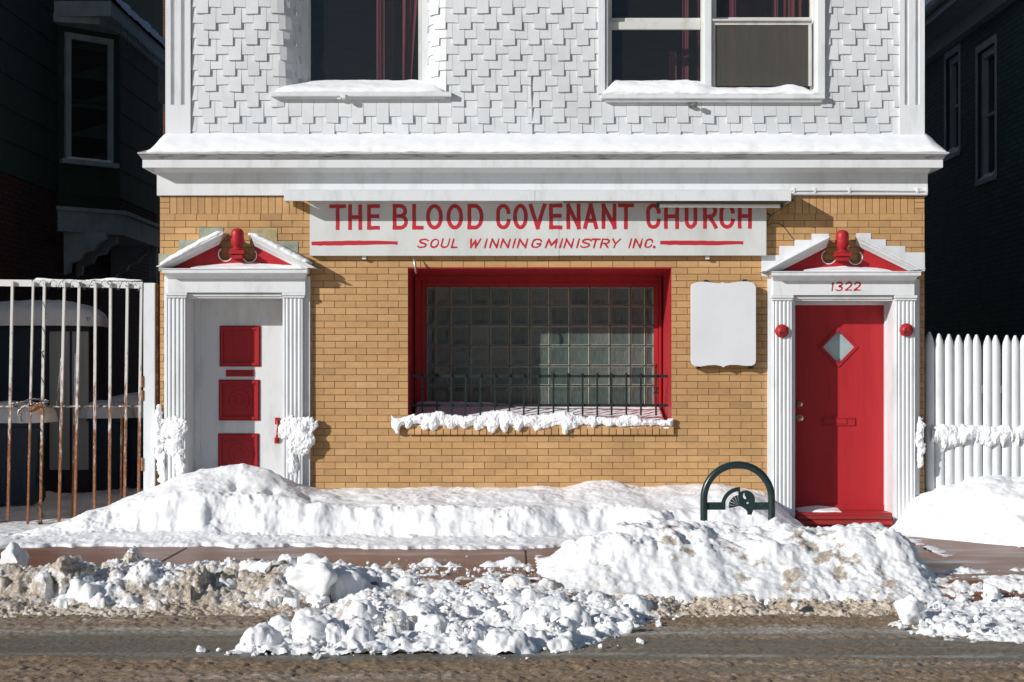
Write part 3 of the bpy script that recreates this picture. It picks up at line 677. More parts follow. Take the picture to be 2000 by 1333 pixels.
# ---- glass block shop window in its deep red recess
YF, YG = .85, .95
xa, xb = WN[0], WN[1]; zt = WN[3]
mb = MB(); zb2 = Z(541, YF)
mb.box(xa-.03, xa+.002, .027, YF+.2, .93, zt-.012); mb.box(xb-.002, xb+.03, .004, YF+.2, .93, zt-.012)
mb.add([(xa, .003, zt-.012), (xb, .003, zt-.012), (xb, YF+.2, zb2), (xa, YF+.2, zb2), (xa, .003, zt+.003), (xb, .003, zt+.003), (xb, YF+.2, zt+.003), (xa, YF+.2, zt+.003)],
       [(0, 3, 2, 1), (4, 5, 6, 7), (0, 1, 5, 4), (1, 2, 6, 5), (2, 3, 7, 6), (3, 0, 4, 7)])
sw = mb.build('glass_block_window', M['red'], church)
gx0, gx1, gz0, gz1 = X(832, YF), X(1278, YF), Z(793, YF), Z(560, YF)
mb = MB()
def ring(m_, x0, x1, z0, z1, t, y0, y1):
    m_.box(x0-t, x0, y0, y1, z0-t, z1+t); m_.box(x1, x1+t, y0, y1, z0-t, z1+t); m_.box(x0, x1, y0, y1, z1, z1+t); m_.box(x0, x1, y0, y1, z0-t, z0)
mb.box(xa+.015, gx0-.05, YF, YF+.19, 1.0, zb2+.02); mb.box(gx1+.05, xb-.015, YF, YF+.19, 1.0, zb2+.02); mb.box(gx0-.05, gx1+.05, YF, YF+.19, gz1+.05, zb2+.02); mb.box(gx0-.05, gx1+.05, YF, YF+.19, 1.0, gz0-.02)
ring(mb, gx0, gx1, gz0, gz1, .0495, YF+.025, YF+.18)
mb.build('frame', M['red'], sw, bevel=.006)
mb = MB()
mb.add([(xa+.015, -.03, 1.0), (xb-.015, -.03, 1.0), (xb-.015, YF+.02, 1.17), (xa+.015, YF+.02, 1.17), (xa+.015, -.03, .97), (xb-.015, -.03, .97), (xb-.015, YF+.02, .97), (xa+.015, YF+.02, .97)],
       [(0, 1, 2, 3), (4, 7, 6, 5), (0, 4, 5, 1), (1, 5, 6, 2), (2, 6, 7, 3), (3, 7, 4, 0)]); mb.build('sill_board', M['red_old'], sw)
vx = [832.5, 849.4, 879.5, 917.8, 956.4, 995.5, 1034.8, 1074, 1113, 1152, 1191.6, 1230.8, 1261, 1277.5]
hz = [560.5, 597.6, 636.6, 675.8, 715, 753.6, 792.5]
MB().box(gx0-.01, gx1+.01, YG+.022, YG+.08, gz0-.01, gz1+.01).build('mortar_joint', M['joint'], sw)
mg, mr = MB(), MB()
for i in range(13):
    for k in range(6):
        a, b, c, d = X(vx[i], YG)+.0045, X(vx[i+1], YG)-.0045, Z(hz[k+1], YG)+.0045, Z(hz[k], YG)-.0045; t = rng.random(); g = .011
        y0 = YG+rng.uniform(-.002, .002)
        # rim: a raised border round each block, then a slightly dished wavy face
        o = [(a, c), (b, c), (b, d), (a, d)]; o2 = [(a+g, c+g), (b-g, c+g), (b-g, d-g), (a+g, d-g)]
        vs = [(x_, y0+.03, z_) for x_, z_ in o]+[(x_+(.003 if x_ == a else -.003), y0, z_+(.003 if z_ == c else -.003)) for x_, z_ in o]+[(x_, y0+.004, z_) for x_, z_ in o2]
        mr.add(vs, [(j, (j+1) % 4, (j+1) % 4+4, j+4) for j in range(4)]+[(j+4, (j+1) % 4+4, (j+1) % 4+8, j+8) for j in range(4)])
        n = 5; tiltx, tiltz = rng.uniform(-.004, .004), rng.uniform(-.004, .004); vs = []
        for q in range(n):
            for p in range(n):
                u, v_ = p/(n-1), q/(n-1); e = (u in (0, 1)) or (v_ in (0, 1))
                vs.append((a+g+(b-a-2*g)*u, y0+(.004 if e else .009+tiltx*(u-.5)+tiltz*(v_-.5)), c+g+(d-c-2*g)*v_))
        mg.add(vs, [(q*n+p, q*n+p+1, (q+1)*n+p+1, (q+1)*n+p) for q in range(n-1) for p in range(n-1)], t)
mr.build('block_edges', M['block_rim'], sw); mg.build('glass_blocks', M['block'], sw)

# ---- doors and their surrounds
def fluted(mb, x0, x1, z0, z1, y, yb, n=4, dp=.013):
    m_ = .05*(x1-x0); pts = [(x0, yb), (x0, y)]; w_ = (x1-x0-2*m_)/n
    for i in range(n):
        a = x0+m_+i*w_
        pts += [(a+w_*(.5-.5*math.cos(t*math.pi/6))*.86+w_*.07, y+dp*(1-math.sin(t*math.pi/6))*1.0) for t in range(0, 7)]
    pts += [(x1, y), (x1, yb)]
    mb.vprism(pts, z0, z1)
def arc(cx, cy, r, a0, a1, n=14): return [(cx+r*math.cos(R(a0+(a1-a0)*i/n)), cy-r*math.sin(R(a0+(a1-a0)*i/n))) for i in range(n+1)]
def surround(d):
    YC = -.04                                                # casing board
    m_ = MB(); op = d['open']
    for a, b in ((d['cas'][0], op[0]), (op[1], d['cas'][1])): m_.box(X(a, YC), X(b, YC), YC, .03, -.05, Z(d['frz'][3], YC))
    m_.box(X(op[0], YC), X(op[1], YC), YC, .03, Z(op[2], YC), Z(d['frz'][3], YC))
    # reveals and head of the recess
    yd = d['yd']
    m_.box(X(op[0], YC)-.02, X(op[0], YC)-.0005, .031, yd+.1, -.05, Z(op[2], YC)+.02); m_.box(X(op[1], YC)+.0005, X(op[1], YC)+.02, .031, yd+.1, -.05, Z(op[2], YC)+.02)
    m_.box(X(op[0], YC)-.0005, X(op[1], YC)+.0005, .031, yd+.1, Z(op[2], YC)+.0005, Z(op[2], YC)+.02)
    # door stop round the door
    ys = yd-.05; st = d['stop']; zt_ = Z(op[2], YC)
    m_.box(X(op[0], YC), X(op[0], YC)+st[0], ys, yd+.05, -.05, zt_); m_.box(X(op[1], YC)-st[1], X(op[1], YC), ys, yd+.05, -.05, zt_); m_.box(X(op[0], YC)+st[0], X(op[1], YC)-st[1], ys, yd+.05, zt_-st[2], zt_)
    m_.pbox(op[0]+2, op[1]-2, d['capz'][0]+2, op[2]-4, YC-.02, YC-.001)
    sd = m_.build('door_surround', M['white'], church, bevel=.003)
    for (a, b), (ca, cb) in zip(d['shaft'], d['cap']):
        p_ = MB(); yp = -.085
        fluted(p_, X(a, yp), X(b, yp), -.05, Z(d['capz'][1], yp), yp, YC-.001)
        p_.pbox(ca, cb, d['capz'][0], d['capz'][1]-4.5, yp-.025, YC-.001); p_.pbox(ca+1.5, cb-1.5, d['capz'][1]-4.3, d['capz'][1], yp-.012, YC-.001)
        p_.build('pilaster', M['white'], sd, bevel=.002)
    f0, f1, fz1, fz0 = d['frz']; e_ = MB(); ye = -.095
    e_.pbox(f0, f1, fz0-3, d['capz'][0]-.3, ye, YC-.001)
    c0, c1, cz0, cz1, cz2 = d['cor']; zz = lambda v, p: Z(v, -p)
    sweep(e_, X(f0, ye)+.097*.30, X(f1, ye)-.097*.30, [(.097, zz(cz2, .097)), (.115, zz(cz2-2, .115)), (.15, zz(cz1+3, .15)), (.185, zz(cz1+.6, .185)), (.215, zz(cz1, .215)), (.215, zz(cz0+2, .215)), (.225, zz(cz0+1.5, .225)), (.225, zz(cz0, .225)), (.03, zz(cz0, .225)+.004)], .30, YC)
    e_.build('entablature', M['white'], sd)
    for (o1, o2, i1, i2) in d['rake']:
        r_ = MB(); prof = [(0, -.002), (0, -.245), (.13, -.25), (.3, -.24), (.36, -.215), (.62, -.19), (.72, -.165), (1.0, -.12), (1.0, -.01)]; vs = []
        for o_, i_ in ((o1, i1), (o2, i2)):
            for t, yv in prof: vs.append(P(o_[0]+(i_[0]-o_[0])*t, o_[1]+(i_[1]-o_[1])*t, -.245 if yv == -.002 else yv))
            for j in (0,): vs[-len(prof)] = (vs[-len(prof)][0], -.002, vs[-len(prof)][2])
        n = len(prof); r_.add(vs, [(j, j+1, j+1+n, j+n) for j in range(n-1)]+[(n-1, 0, n, 2*n-1), tuple(range(n)), tuple(range(2*n-1, n-1, -1))])
        r_.build('raking_cornice', M['white'], sd)
    ty = [( X(a, -.06), Z(b, -.06)) for a, b in d['tymp']]
    curve_solid('tympanum', [ty], -.07, .05, M['red'], sd)
    for (c_, a0, a1) in d['rims']:
        o_ = arc(c_[0], c_[1], 14.7, a0, a1); i_ = arc(c_[0], c_[1], 13.0, a1, a0)
        curve_solid('scroll_rim', [[(X(a, -.08), Z(b, -.08)) for a, b in o_+i_]], -.0725, .045, M['white'], sd)
    fx, ft, fb = d['fin']; s_ = (fb-ft)/52.0; yF = -.15; px2 = 1/S*.99
    f_ = MB(); f_.box(X(fx-15*s_, yF), X(fx+15*s_, yF), yF-.07, yF+.07, Z(fb-1, yF), Z(fb-8*s_, yF)); f_.box(X(fx-11*s_, yF), X(fx+11*s_, yF), yF-.05, yF+.07, Z(fb+7, yF), Z(fb-.9, yF))
    pr = [(13.5, 8.2), (14.6, 9.2), (14.0, 10.6), (9, 12), (8, 13.5), (9.5, 17), (12.4, 22), (13.8, 27.5), (13.7, 32), (12.5, 33.2), (12.7, 38), (12.2, 44), (10.6, 48), (7, 50.7), (1, 52)]
    f_.lathe([(r_*s_*px2, h_*s_*px2) for r_, h_ in pr], (X(fx, yF), yF, Z(fb, yF)), 28)
    f_.build('finial', M['red'], sd, smooth=True)
    for poly, mt in d['patch']: curve_solid('wall_patch', [[(X(a), Z(b)) for a, b in poly]], -.006, .006, M[mt], sd)
    return sd
sdL = surround(dict(cas=(320.5, 605.5), open=(365.5, 552, 583), frz=(328, 596, 546, 540), yd=.36, stop=(.055, .012, .02), shaft=((325.5, 361.5), (555.5, 590.5)), cap=((323, 365), (550.5, 596)), capz=(572, 582),
    cor=(319, 606, 524.5, 533.5, 545), rake=(((304.5, 521), (436, 453.5), (334, 524), (428, 478)), ((616, 523), (488, 456.5), (584, 524.5), (497.5, 481))),
    tymp=[(330, 525), (428.5, 477.5)]+arc(440, 496.5, 13.4, 150, 345)+[(456, 498), (474, 498)]+arc(487, 499, 13.4, 195, 395)+[(497, 480), (588, 525)], rims=(((440, 496.5), 130, 335), ((487, 499), 205, 400)), fin=(463.5, 446, 498),
    patch=(([(310, 530), (310, 496), (350, 496), (350, 469), (389, 469), (389, 445), (436, 445), (436, 470), (318, 530)], 'green_patch'),
           ([(490, 476), (490, 446), (541, 446), (541, 472), (560, 490), (530, 495)], 'tan_patch'), ([(542, 486), (542, 472), (582, 472), (582, 500), (600, 515)], 'green_patch'))))
sdR = surround(dict(cas=(1500, 1796), open=(1553, 1744, 588), frz=(1510.5, 1786, 551, 545), yd=.30, stop=(.004, .012, .03), shaft=((1511.5, 1546), (1751.5, 1787)), cap=((1507, 1550), (1748, 1792)), capz=(577, 587),
    cor=(1505, 1799, 530, 538.5, 549), rake=(((1491.5, 529.5), (1620.5, 461), (1524, 530), (1614, 484)), ((1808.5, 525.5), (1678, 460.5), (1774, 529.5), (1683, 485))),
    tymp=[(1520, 531), (1615, 483.5)]+arc(1619, 502, 13.4, 130, 345)+[(1633, 503), (1660, 503)]+arc(1671, 503, 13.4, 195, 405)+[(1684, 485), (1778, 531)], rims=(((1619, 502), 120, 335), ((1671, 503), 205, 410)), fin=(1645, 449.5, 502.5),
    patch=(([(1487, 540), (1487, 499), (1522, 499), (1522, 481), (1551.5, 481), (1551.5, 469), (1585, 469), (1585, 457), (1619, 457), (1619, 475), (1500, 541)], 'white'),
           ([(1672, 480), (1672, 456), (1701, 456), (1701, 468), (1730, 468), (1730, 481), (1768, 481), (1768, 493.5), (1806, 493.5), (1806, 530), (1780, 530)], 'white'))))

# white door with three red panels
yd = .36; mb = MB(); mb.box(X(378, yd), X(556, yd), yd, yd+.05, 0, Z(583, yd)); dl = mb.build('door', M['white'], church)
def panel(px0, px1, py0, py1, rings):
    m_ = MB(); a, b, c, d_ = X(px0, yd), X(px1, yd), Z(py1, yd), Z(py0, yd)
    m_.box(a, b, yd-.004, yd, c, d_); t = .028
    ring(m_, a+.012+t, b-.012-t, c+.012+t, d_-.012-t, t, yd-.020, yd-.0045)
    ring(m_, a+.0125, b-.0125, c+.0125, d_-.0125, .0123, yd-.011, yd-.0045)
    if rings:
        m_.box(a+.07, b-.07, yd-.010, yd-.0045, c+.07, d_-.07)
        for rr_ in (.105, .055, .022):
            pts = [((a+b)/2+rr_*math.cos(k/24*6.2832), yd-.010, (c+d_)/2+rr_*math.sin(k/24*6.2832)) for k in range(25)]; m_.tube(pts, .006, 6)
    return m_.build('door_panel', M['red'], dl, bevel=.003)
panel(429, 509, 636.5, 716.5, False); panel(427.5, 507.5, 742, 822, True); panel(426, 506, 847, 927, True)
mb = MB(); mb.pbox(441, 496, 723, 736, yd-.012, yd); mb.pbox(445, 491, 726, 730, yd-.02, yd-.0125); mb.build('mail_slot', M['red'], dl, bevel=.003)
mb = MB(); mb.pbox(537, 546, 816, 829, yd-.012, yd); mb.tube([P(541, 822, yd-.02), P(543, 833, yd-.05), P(541, 850, yd-.055), P(540, 862, yd-.02)], .011, 8); mb.pbox(536, 545, 855, 866, yd-.012, yd); mb.build('handle', M['red'], dl, smooth=True)
# red door with a diamond light
yd = .30; dc = (1637.5, 678.5)
dia = lambda hw, hh: [(X(dc[0]+a*hw, yd), Z(dc[1]+b*hh, yd)) for a, b in ((0, -1), (1, 0), (0, 1), (-1, 0))]
body = [(X(1552, yd), Z(1000, yd)), (X(1731, yd), Z(1000, yd)), (X(1731, yd), Z(585, yd)), (X(1552, yd), Z(585, yd))]
dr = curve_solid('door', [body, dia(33, 34)], yd, .05, M['red'], church)
curve_solid('window_moulding', [dia(38, 39), dia(33, 34)], yd-.010, .009, M['red'], dr, bevel=.001)
curve_solid('window_stop', [dia(33.5, 34.5), dia(31, 32)], yd-.012, .03, M['red'], dr)
curve_solid('door_window', [dia(33, 34)], yd+.018, .008, M['frost'], dr)
for py_, r_ in ((790, .026), (817, .034)):
    mb = MB(); mb.lathe([(r_, 0), (r_, .008), (r_*.6, .012), (r_*.55, .03), (r_*.8, .045), (r_*.85, .055), (r_*.5, .064), (.001, .066)], P(1561.5, py_, yd), 20, 'y'); mb.build('door_knob' if py_ > 800 else 'deadbolt', M['brass'], dr, smooth=True)
mb = MB(); ring(mb, X(1610, yd), X(1667, yd), Z(829, yd), Z(818, yd), .014, yd-.014, yd); mb.pbox(1610, 1654, 818.5, 828.5, yd-.009, yd); mb.build('mail_slot', M['red'], dr, bevel=.003)
mb = MB(); mb.box(X(1552, yd), X(1731, yd), yd-.02, yd-.001, Z(997, yd), Z(986, yd)); mb.build('kick_board', M['red'], dr, bevel=.004)
# red wooden step below it
mb = MB(); z1 = Z(998, .25)
mb.box(X(1548), X(1744), -.015, .42, z1-.05, z1); mb.box(X(1559, -.13), X(1743, -.13), -.14, -.016, z1-.055, z1-.018); mb.box(X(1560, -.13), X(1743.5, -.13), -.15, .3, z1-.105, z1-.06)
mb.box(X(1560, -.1), X(1742, -.1), -.09, .3, -.1, z1-.107); mb.build('door_step', M['red_old'], church, bevel=.008)

# ================================================================== SIGN AND ITS LETTERING
def A(cx, cy, rx, ry, a0, a1, n=20): return [(cx+rx*math.cos(R(a0+(a1-a0)*i/n)), cy+ry*math.sin(R(a0+(a1-a0)*i/n))) for i in range(n+1)]
G = {
 'T': [[(0, 1), (1, 1)], [(.5, 1), (.5, 0)]], 'H': [[(0, 0), (0, 1)], [(1, 0), (1, 1)], [(0, .5), (1, .5)]],
 'E': [[(0, 0), (0, 1)], [(0, 1), (1, 1)], [(0, .53), (.93, .53)], [(0, 0), (1, 0)]], 'L': [[(0, 1), (0, 0)], [(0, 0), (1, 0)]],
 'B': [[(0, 0), (0, 1)], [(0, 1), (.5, 1)]+A(.5, .77, .42, .23, 90, -90, 12)+[(0, .54)], [(.5, .54)]+A(.5, .27, .5, .27, 90, -90, 14)+[(0, 0)]],
 'O': [A(.5, .5, .5, .5, 90, 455, 36)], 'D': [[(0, 0), (0, 1)], [(0, 1), (.3, 1)]+A(.45, .5, .55, .5, 80, -80, 18)+[(.3, 0), (0, 0)]],
 'C': [A(.5, .68, .5, .32, 5, 180, 16)+[(0, .5)]+A(.5, .32, .5, .32, 180, 355, 16)], 'V': [[(0, 1), (.5, 0)], [(1, 1), (.5, 0)]],
 'N': [[(0, 0), (0, 1)], [(0, 1), (1, 0)], [(1, 0), (1, 1)]], 'A': [[(0, 0), (.5, 1)], [(.5, 1), (1, 0)], [(.2, .3), (.8, .3)]],
 'U': [[(0, 1), (0, .35)]+A(.5, .33, .5, .33, 180, 360, 16)+[(1, .35), (1, 1)]],
 'R': [[(0, 0), (0, 1)], [(0, 1), (.5, 1)]+A(.5, .74, .46, .26, 90, -90, 12)+[(0, .48)], [(.45, .48), (1, 0)]],
 'S': [[tuple(v)[:2] for v in smooth_path([(.98, .85, 0), (.75, .98, 0), (.4, .99, 0), (.1, .86, 0), (.12, .66, 0), (.45, .53, 0), (.8, .42, 0), (.93, .25, 0), (.75, .06, 0), (.4, .0, 0), (.12, .04, 0), (0, .14, 0)], 4)]],
 'W': [[(0, 1), (.22, 0)], [(.22, 0), (.5, .85)], [(.5, .85), (.72, 0)], [(.72, 0), (1, 1)]], 'I': [[(.5, 0), (.5, 1)]],
 'M': [[(0, 0), (.1, 1)], [(.1, 1), (.5, .25)], [(.5, .25), (.9, 1)], [(.9, 1), (1, 0)]], 'Y': [[(0, 1), (.5, .45)], [(1, 1), (.5, .45), (.45, 0)]],
 'G': [A(.5, .68, .5, .32, 15, 180, 14)+A(.5, .32, .5, .32, 180, 350, 14)+[(1, .42)], [(1, .42), (.6, .42)]], '.': [[(.5, 0), (.5, .04)]],
 '1': [[(.2, .8), (.5, 1), (.45, 0)]], '3': [[tuple(v)[:2] for v in smooth_path([(.05, .95, 0), (.5, 1, 0), (.9, .88, 0), (.8, .65, 0), (.4, .52, 0), (.85, .42, 0), (.98, .2, 0), (.7, .02, 0), (.3, 0, 0), (0, .08, 0)], 4)]],
 '2': [[tuple(v)[:2] for v in smooth_path([(.05, .8, 0), (.25, .98, 0), (.65, 1, 0), (.92, .8, 0), (.8, .55, 0), (.4, .25, 0), (0, .02, 0), (.5, .06, 0), (1, .04, 0)], 4)]],
}
class Brush:
    """painted strokes: each a thin sheet lying just proud of the board"""
    def __init__(s, y, seed): s.mb = MB(); s.y = y; s.k = 0; s.r = random.Random(seed)
    def stroke(s, pts, w, wob=0.0, cap=True, taper=False):
        pts = [Vector((p[0], 0, p[1])) for p in pts]; n = len(pts); closed = n > 6 and (pts[0]-pts[-1]).length < w*.4
        if cap and not closed:
            pts[0] = pts[0]+(pts[0]-pts[1]).normalized()*w/2; pts[-1] = pts[-1]+(pts[-1]-pts[-2]).normalized()*w/2
        if n == 2: pts = [pts[0].lerp(pts[1], t/5) for t in range(6)]; n = 6
        pts = [p+Vector((s.r.uniform(-1, 1), 0, s.r.uniform(-1, 1)))*w*.045 for p in pts] if not closed else pts
        y = s.y-.0004-.00012*(s.k % 7); s.k += 1; L_, R_ = [], []
        for i, p in enumerate(pts):
            d = (pts[min(i+1, n-1)]-pts[max(i-1, 0)]) if not (closed and i in (0, n-1)) else (pts[1]-pts[-2])
            d.normalize(); u = Vector((-d.z, 0, d.x)); ww = w*(1+wob*s.r.uniform(-1, 1))
            if taper: ww *= .72+.28*math.sin(math.pi*min(1, .12+i/(n-1)))
            L_.append(p+u*ww/2); R_.append(p-u*ww/2)
        vs = [(p.x, y, p.z) for p in L_+R_]; s.mb.add(vs, [(i, i+1, n+i+1, n+i) for i in range(n-1)])
    def glyph(s, ch, x0, x1, z0, z1, w, slant=0.0, wob=.05, taper=False):
        h = w/2
        for st in G[ch]:
            q = []
            for u, v in st:
                zz = z0+h+(z1-z0-w)*v; xx = x0+h+max(x1-x0-w, 0.0001)*u+slant*(zz-z0); q.append((xx, zz))
            s.stroke(q, w, wob, True, taper)
SY = -.08
sign = thing('church_sign', 'long white hand-painted sign board with red lettering above the glass block window', 'sign', P(1050, 500, SY))
mb = MB(); mb.box(X(605, SY), X(1092, SY)-.0012, SY, -.012, Z(500, SY), zf0-.006); mb.box(X(1092, SY)+.0012, X(1497, SY), SY, -.012, Z(499.5, SY), zf0-.006)
for q in (707, 1378): mb.pbox(q, q+8, 500.5, 507, -.05, -.012)
board = mb.build('sign_board', M['sign_white'], sign, bevel=.0015)
px = 1/S*.995
for i_, (ch, a, b) in enumerate((('T', 643, 676), ('H', 680, 707.5), ('E', 717, 742), ('B', 767, 797), ('L', 805, 827.5), ('O', 832, 865), ('O', 872, 904.5), ('D', 913, 944.5), ('C', 969, 997), ('O', 1002, 1031), ('V', 1033, 1067), ('E', 1072.5, 1098.5),
                 ('N', 1106, 1134), ('A', 1139, 1168), ('N', 1175, 1204), ('T', 1207, 1238), ('C', 1262, 1290.5), ('H', 1297, 1326.5), ('U', 1337, 1362), ('R', 1373, 1401.5), ('C', 1405, 1435), ('H', 1441, 1468.5))):
    if i_ in (0, 3, 8, 16): br = Brush(SY, 10+i_)
    t0 = 399.5-(a-640)/900*2.5; br.glyph(ch, X(a, SY), X(b, SY), Z(449.5-(a-640)/900*2.5, SY), Z(t0, SY), 7.6*px, 0, .04)
    if i_ in (2, 7, 15, 21): br.mb.build('lettering', M['red_letter'], sign)
ln_ = [('S', 815, 835), ('O', 839, 857), ('U', 860, 877), ('L', 881, 895), ('W', 915, 937), ('I', 944, 952), ('N', 956, 973), ('N', 977, 995), ('I', 999, 1007), ('N', 1010, 1029), ('G', 1037, 1057), ('M', 1065, 1088), ('I', 1091, 1099),
    ('N', 1101, 1119), ('I', 1124, 1132), ('S', 1133, 1154), ('T', 1152, 1170), ('R', 1172, 1190), ('Y', 1192, 1210), ('I', 1226, 1234), ('N', 1236, 1253), ('C', 1258, 1274), ('.', 1276, 1281)]
for i_, (ch, a, b) in enumerate(ln_):
    if i_ in (0, 4, 11, 19): br = Brush(SY, 20+i_)
    hi_ = 466 if ch != '.' else 480; br.glyph(ch, X(a, SY)-.008, X(b, SY)-.008, Z(485.5, SY), Z(hi_, SY), (3.9 if ch != '.' else 5)*px, .28, .16, ch != '.')
    if i_ in (3, 10, 18, 22): br.mb.build('lettering', M['red_letter'], sign)
for pts in ([(613, 476), (660, 475.5), (710, 474.6), (772, 475)], [(1294, 474.5), (1350, 474.8), (1400, 475.2), (1447, 474.6)]):
    br = Brush(SY, 3); q = [tuple(v) for v in smooth_path([(X(a, SY), Z(b, SY), 0) for a, b in pts], 6)]
    br.stroke([(v[0], v[1]) for v in q], 9*px, .07, True, True); br.mb.build('painted_line', M['red_letter'], sign)
# house number, painted on the entablature of the red door
br = Brush(-.095, 5)
for ch, a, b in (('1', 1620.5, 1630), ('3', 1631, 1646), ('2', 1649, 1664), ('2', 1666, 1681)): br.glyph(ch, X(a, -.095), X(b, -.095), Z(569.5, -.095), Z(550.5, -.095), 3.3*px, .12, .2, True)
br.mb.build('house_number', M['red_letter'], sdR)

# hood over the sign
hood = thing('sign_hood', 'long narrow white metal hood projecting over the top of the church sign', 'canopy', P(1050, 393, -.335))
hx0, hx1, hz0, hz1 = X(555, -.335), X(1545, -.335), Z(393, -.335), Z(372.5, -.335)
mb = MB(); hm = X(1045, -.335)
for a, b in ((hx0, hm-.0015), (hm+.0015, hx1)): mb.box(a, b, -.345, -.335, hz0, hz1)
mb.build('fascia', M['white'], hood, bevel=.002)
mb = MB(); mb.add([(hx0, -.3349, hz1-.012), (hx1, -.3349, hz1-.012), (hx1, -.031, hz1+.03), (hx0, -.031, hz1+.03), (hx0, -.3349, hz1-.001), (hx1, -.3349, hz1-.001), (hx1, -.031, hz1+.042), (hx0, -.031, hz1+.042)],
    [(0, 3, 2, 1), (4, 5, 6, 7), (0, 1, 5, 4), (1, 2, 6, 5), (2, 3, 7, 6), (3, 0, 4, 7)])
for a, b in ((hx0, hx0+.01), (hx1-.01, hx1)): mb.box(a, b, -.3348, -.031, hz0, hz1-.014)
mb.build('top_sheet', M['white'], hood)
MB().box(X(1100), X(1542), -.26, -.10, hz0+.006, hz0+.028).build('plank', M['wood'], hood)
tl = thing('tube_light', 'slim fluorescent tube fixture under the right end of the sign hood', 'light', P(1405, 402, -.24))
mb = MB(); mb.box(X(1283, -.24), X(1528, -.24), -.275, -.205, Z(397.5, -.24), hz0+.004); mb.build('housing', M['wood'], tl)
mb = MB(); mb.tube([P(1286, 401.5, -.24), P(1523, 402.5, -.24)], .021, 12); mb.build('tube', M['tube'], tl, smooth=True)
for q in (1283, 1525): MB().pbox(q, q+5, 397, 407, -.262, -.215).build('socket', M['green_wire'], tl)

# weathered blank notice board
nbx, nbY = thing('notice_board', 'blank white scalloped notice board on the brick left of the red door', 'board', P(1413, 634, -.1)), -.105
top = [(1350, 562), (1351, 557), (1356, 554), (1366, 551.5), (1380, 551.5), (1395, 553.5), (1405, 554.5), (1412, 552), (1414, 553.5), (1420, 554.5), (1432, 553), (1446, 551), (1460, 550.5), (1470, 553), (1474.5, 557), (1476, 562)]
bot = [(1476, 705), (1474, 711), (1468, 714.5), (1455, 714.5), (1440, 712.5), (1425, 712.8), (1416, 715), (1413, 717.5), (1409, 715), (1398, 712.8), (1382, 713.5), (1368, 716), (1357, 715), (1352, 711), (1350, 705)]
curve_solid('board', [[(X(a, nbY), Z(b, nbY)) for a, b in top+bot]], nbY, .022, M['board'], nbx, bevel=.003)
for a, b in ((1376, 547), (1452, 546), (1361, 713), (1464, 713)): MB().pbox(a, a+7, b, b+8, nbY+.03, -.002).build('bracket', M['dark'], nbx)

# two red alarm domes with a raised letter A
for i, (a, b, lab) in enumerate(((1527, 647, 'round red dome with a dark letter A on the pilaster left of the red door'), (1770, 645, 'round red dome with a dark letter A on the pilaster right of the red door'))):
    y0 = -.088; t = thing('alarm_dome', lab, 'alarm', P(a, b, y0), 'red domes beside the red door'); rr_ = .067
    mb = MB(); mb.lathe([(rr_, -.004), (rr_, .012), (rr_*.95, .02), (rr_*.8, .024), (rr_*.74, .034), (rr_*.5, .045), (rr_*.2, .05), (.001, .051)], P(a, b, y0), 32, 'y'); mb.build('dome', M['red'], t, smooth=True)
    g = MB(); c = P(a, b+1, y0-.05)
    for p, q in (((-.016, -.026), (0, .02)), ((0, .02), (.016, -.026)), ((-.008, -.008), (.008, -.008))): g.tube([(c[0]+p[0]*1.25, c[1]-.003+abs(p[1])*.35, c[2]+p[1]*1.2), (c[0]+q[0]*1.25, c[1]-.003+abs(q[1])*.35, c[2]+q[1]*1.2)], .006, 6)
    g.build('letter', M['dark'], t)

# small fittings on the wall
t = thing('cable_holder', 'small grey metal wire holder hanging above the upper left corner of the glass block window', 'fitting', P(810, 515, -.1))
mb = MB(); mb.tube([P(810, 502, -.06), P(809, 509, -.09), P(810.5, 518, -.1), P(812, 529, -.1), P(813, 535, -.09)], [.004, .011, .013, .012, .005], 8); mb.build('insulator', M['steel'], t, smooth=True)
MB().tube([P(809, 503, -.002), P(810, 502, -.06)], .004, 6).build('pin', M['steel'], t)
for a, b, lab, mt in ((667, 190, 'small white bracket under the sill of the upper left window', 'white'), (1354, 205, 'small grey hook bracket under the sill of the upper right window', 'steel')):
    t = thing('hook_bracket', lab, 'bracket', P(a, b, -.05)); mb = MB(); mb.pbox(a-9, a-1, b-3, b+4, -.075, -.02); mb.pbox(a+1, a+8, b-6, b+3, -.13, -.08); mb.tube([P(a-4, b, -.06), P(a+4, b-1, -.12)], .008, 6); mb.build('plate', M[mt], t, bevel=.003)
    MB().tube([P(a+3, b+2, -.10), P(a+3, b+5, -.11), P(a+6, b+5, -.10)], .004, 6).build('hook', M[mt], t)

m_ = MB(); m_.tube(smooth_path([P(1544, 398, -.2), P(1520, 412, -.1), P(1503, 424, -.03), P(1499, 440, -.012), P(1510, 436, -.008), P(1527, 440, -.006), P(1545, 462, -.006), P(1552, 470, -.006)], 6), .0032, 5)
tag(m_.build('cable', M['dark']), 'thin dark cable trailing from the sign hood to the pediment of the red door', 'cable')
t = thing('wire_anchor', 'small dark wire anchor on the brick right of the sign board', 'fitting', P(1501, 418, -.03)); MB().tube([P(1499, 418, -.001), P(1501, 418, -.05), P(1504, 421, -.05), P(1503, 425, -.045)], .006, 6).build('hook', M['dark'], t)
curve_solid('split', [[(X(a, -.03), Z(b, -.03)) for a, b in ((1035.6, 138), (1036.6, 150), (1036.0, 190), (1037.6, 215), (1038.6, 262), (1040.4, 262), (1039.6, 214), (1037.8, 188), (1037.6, 150))]], -.032, .02, M['grime'], up)
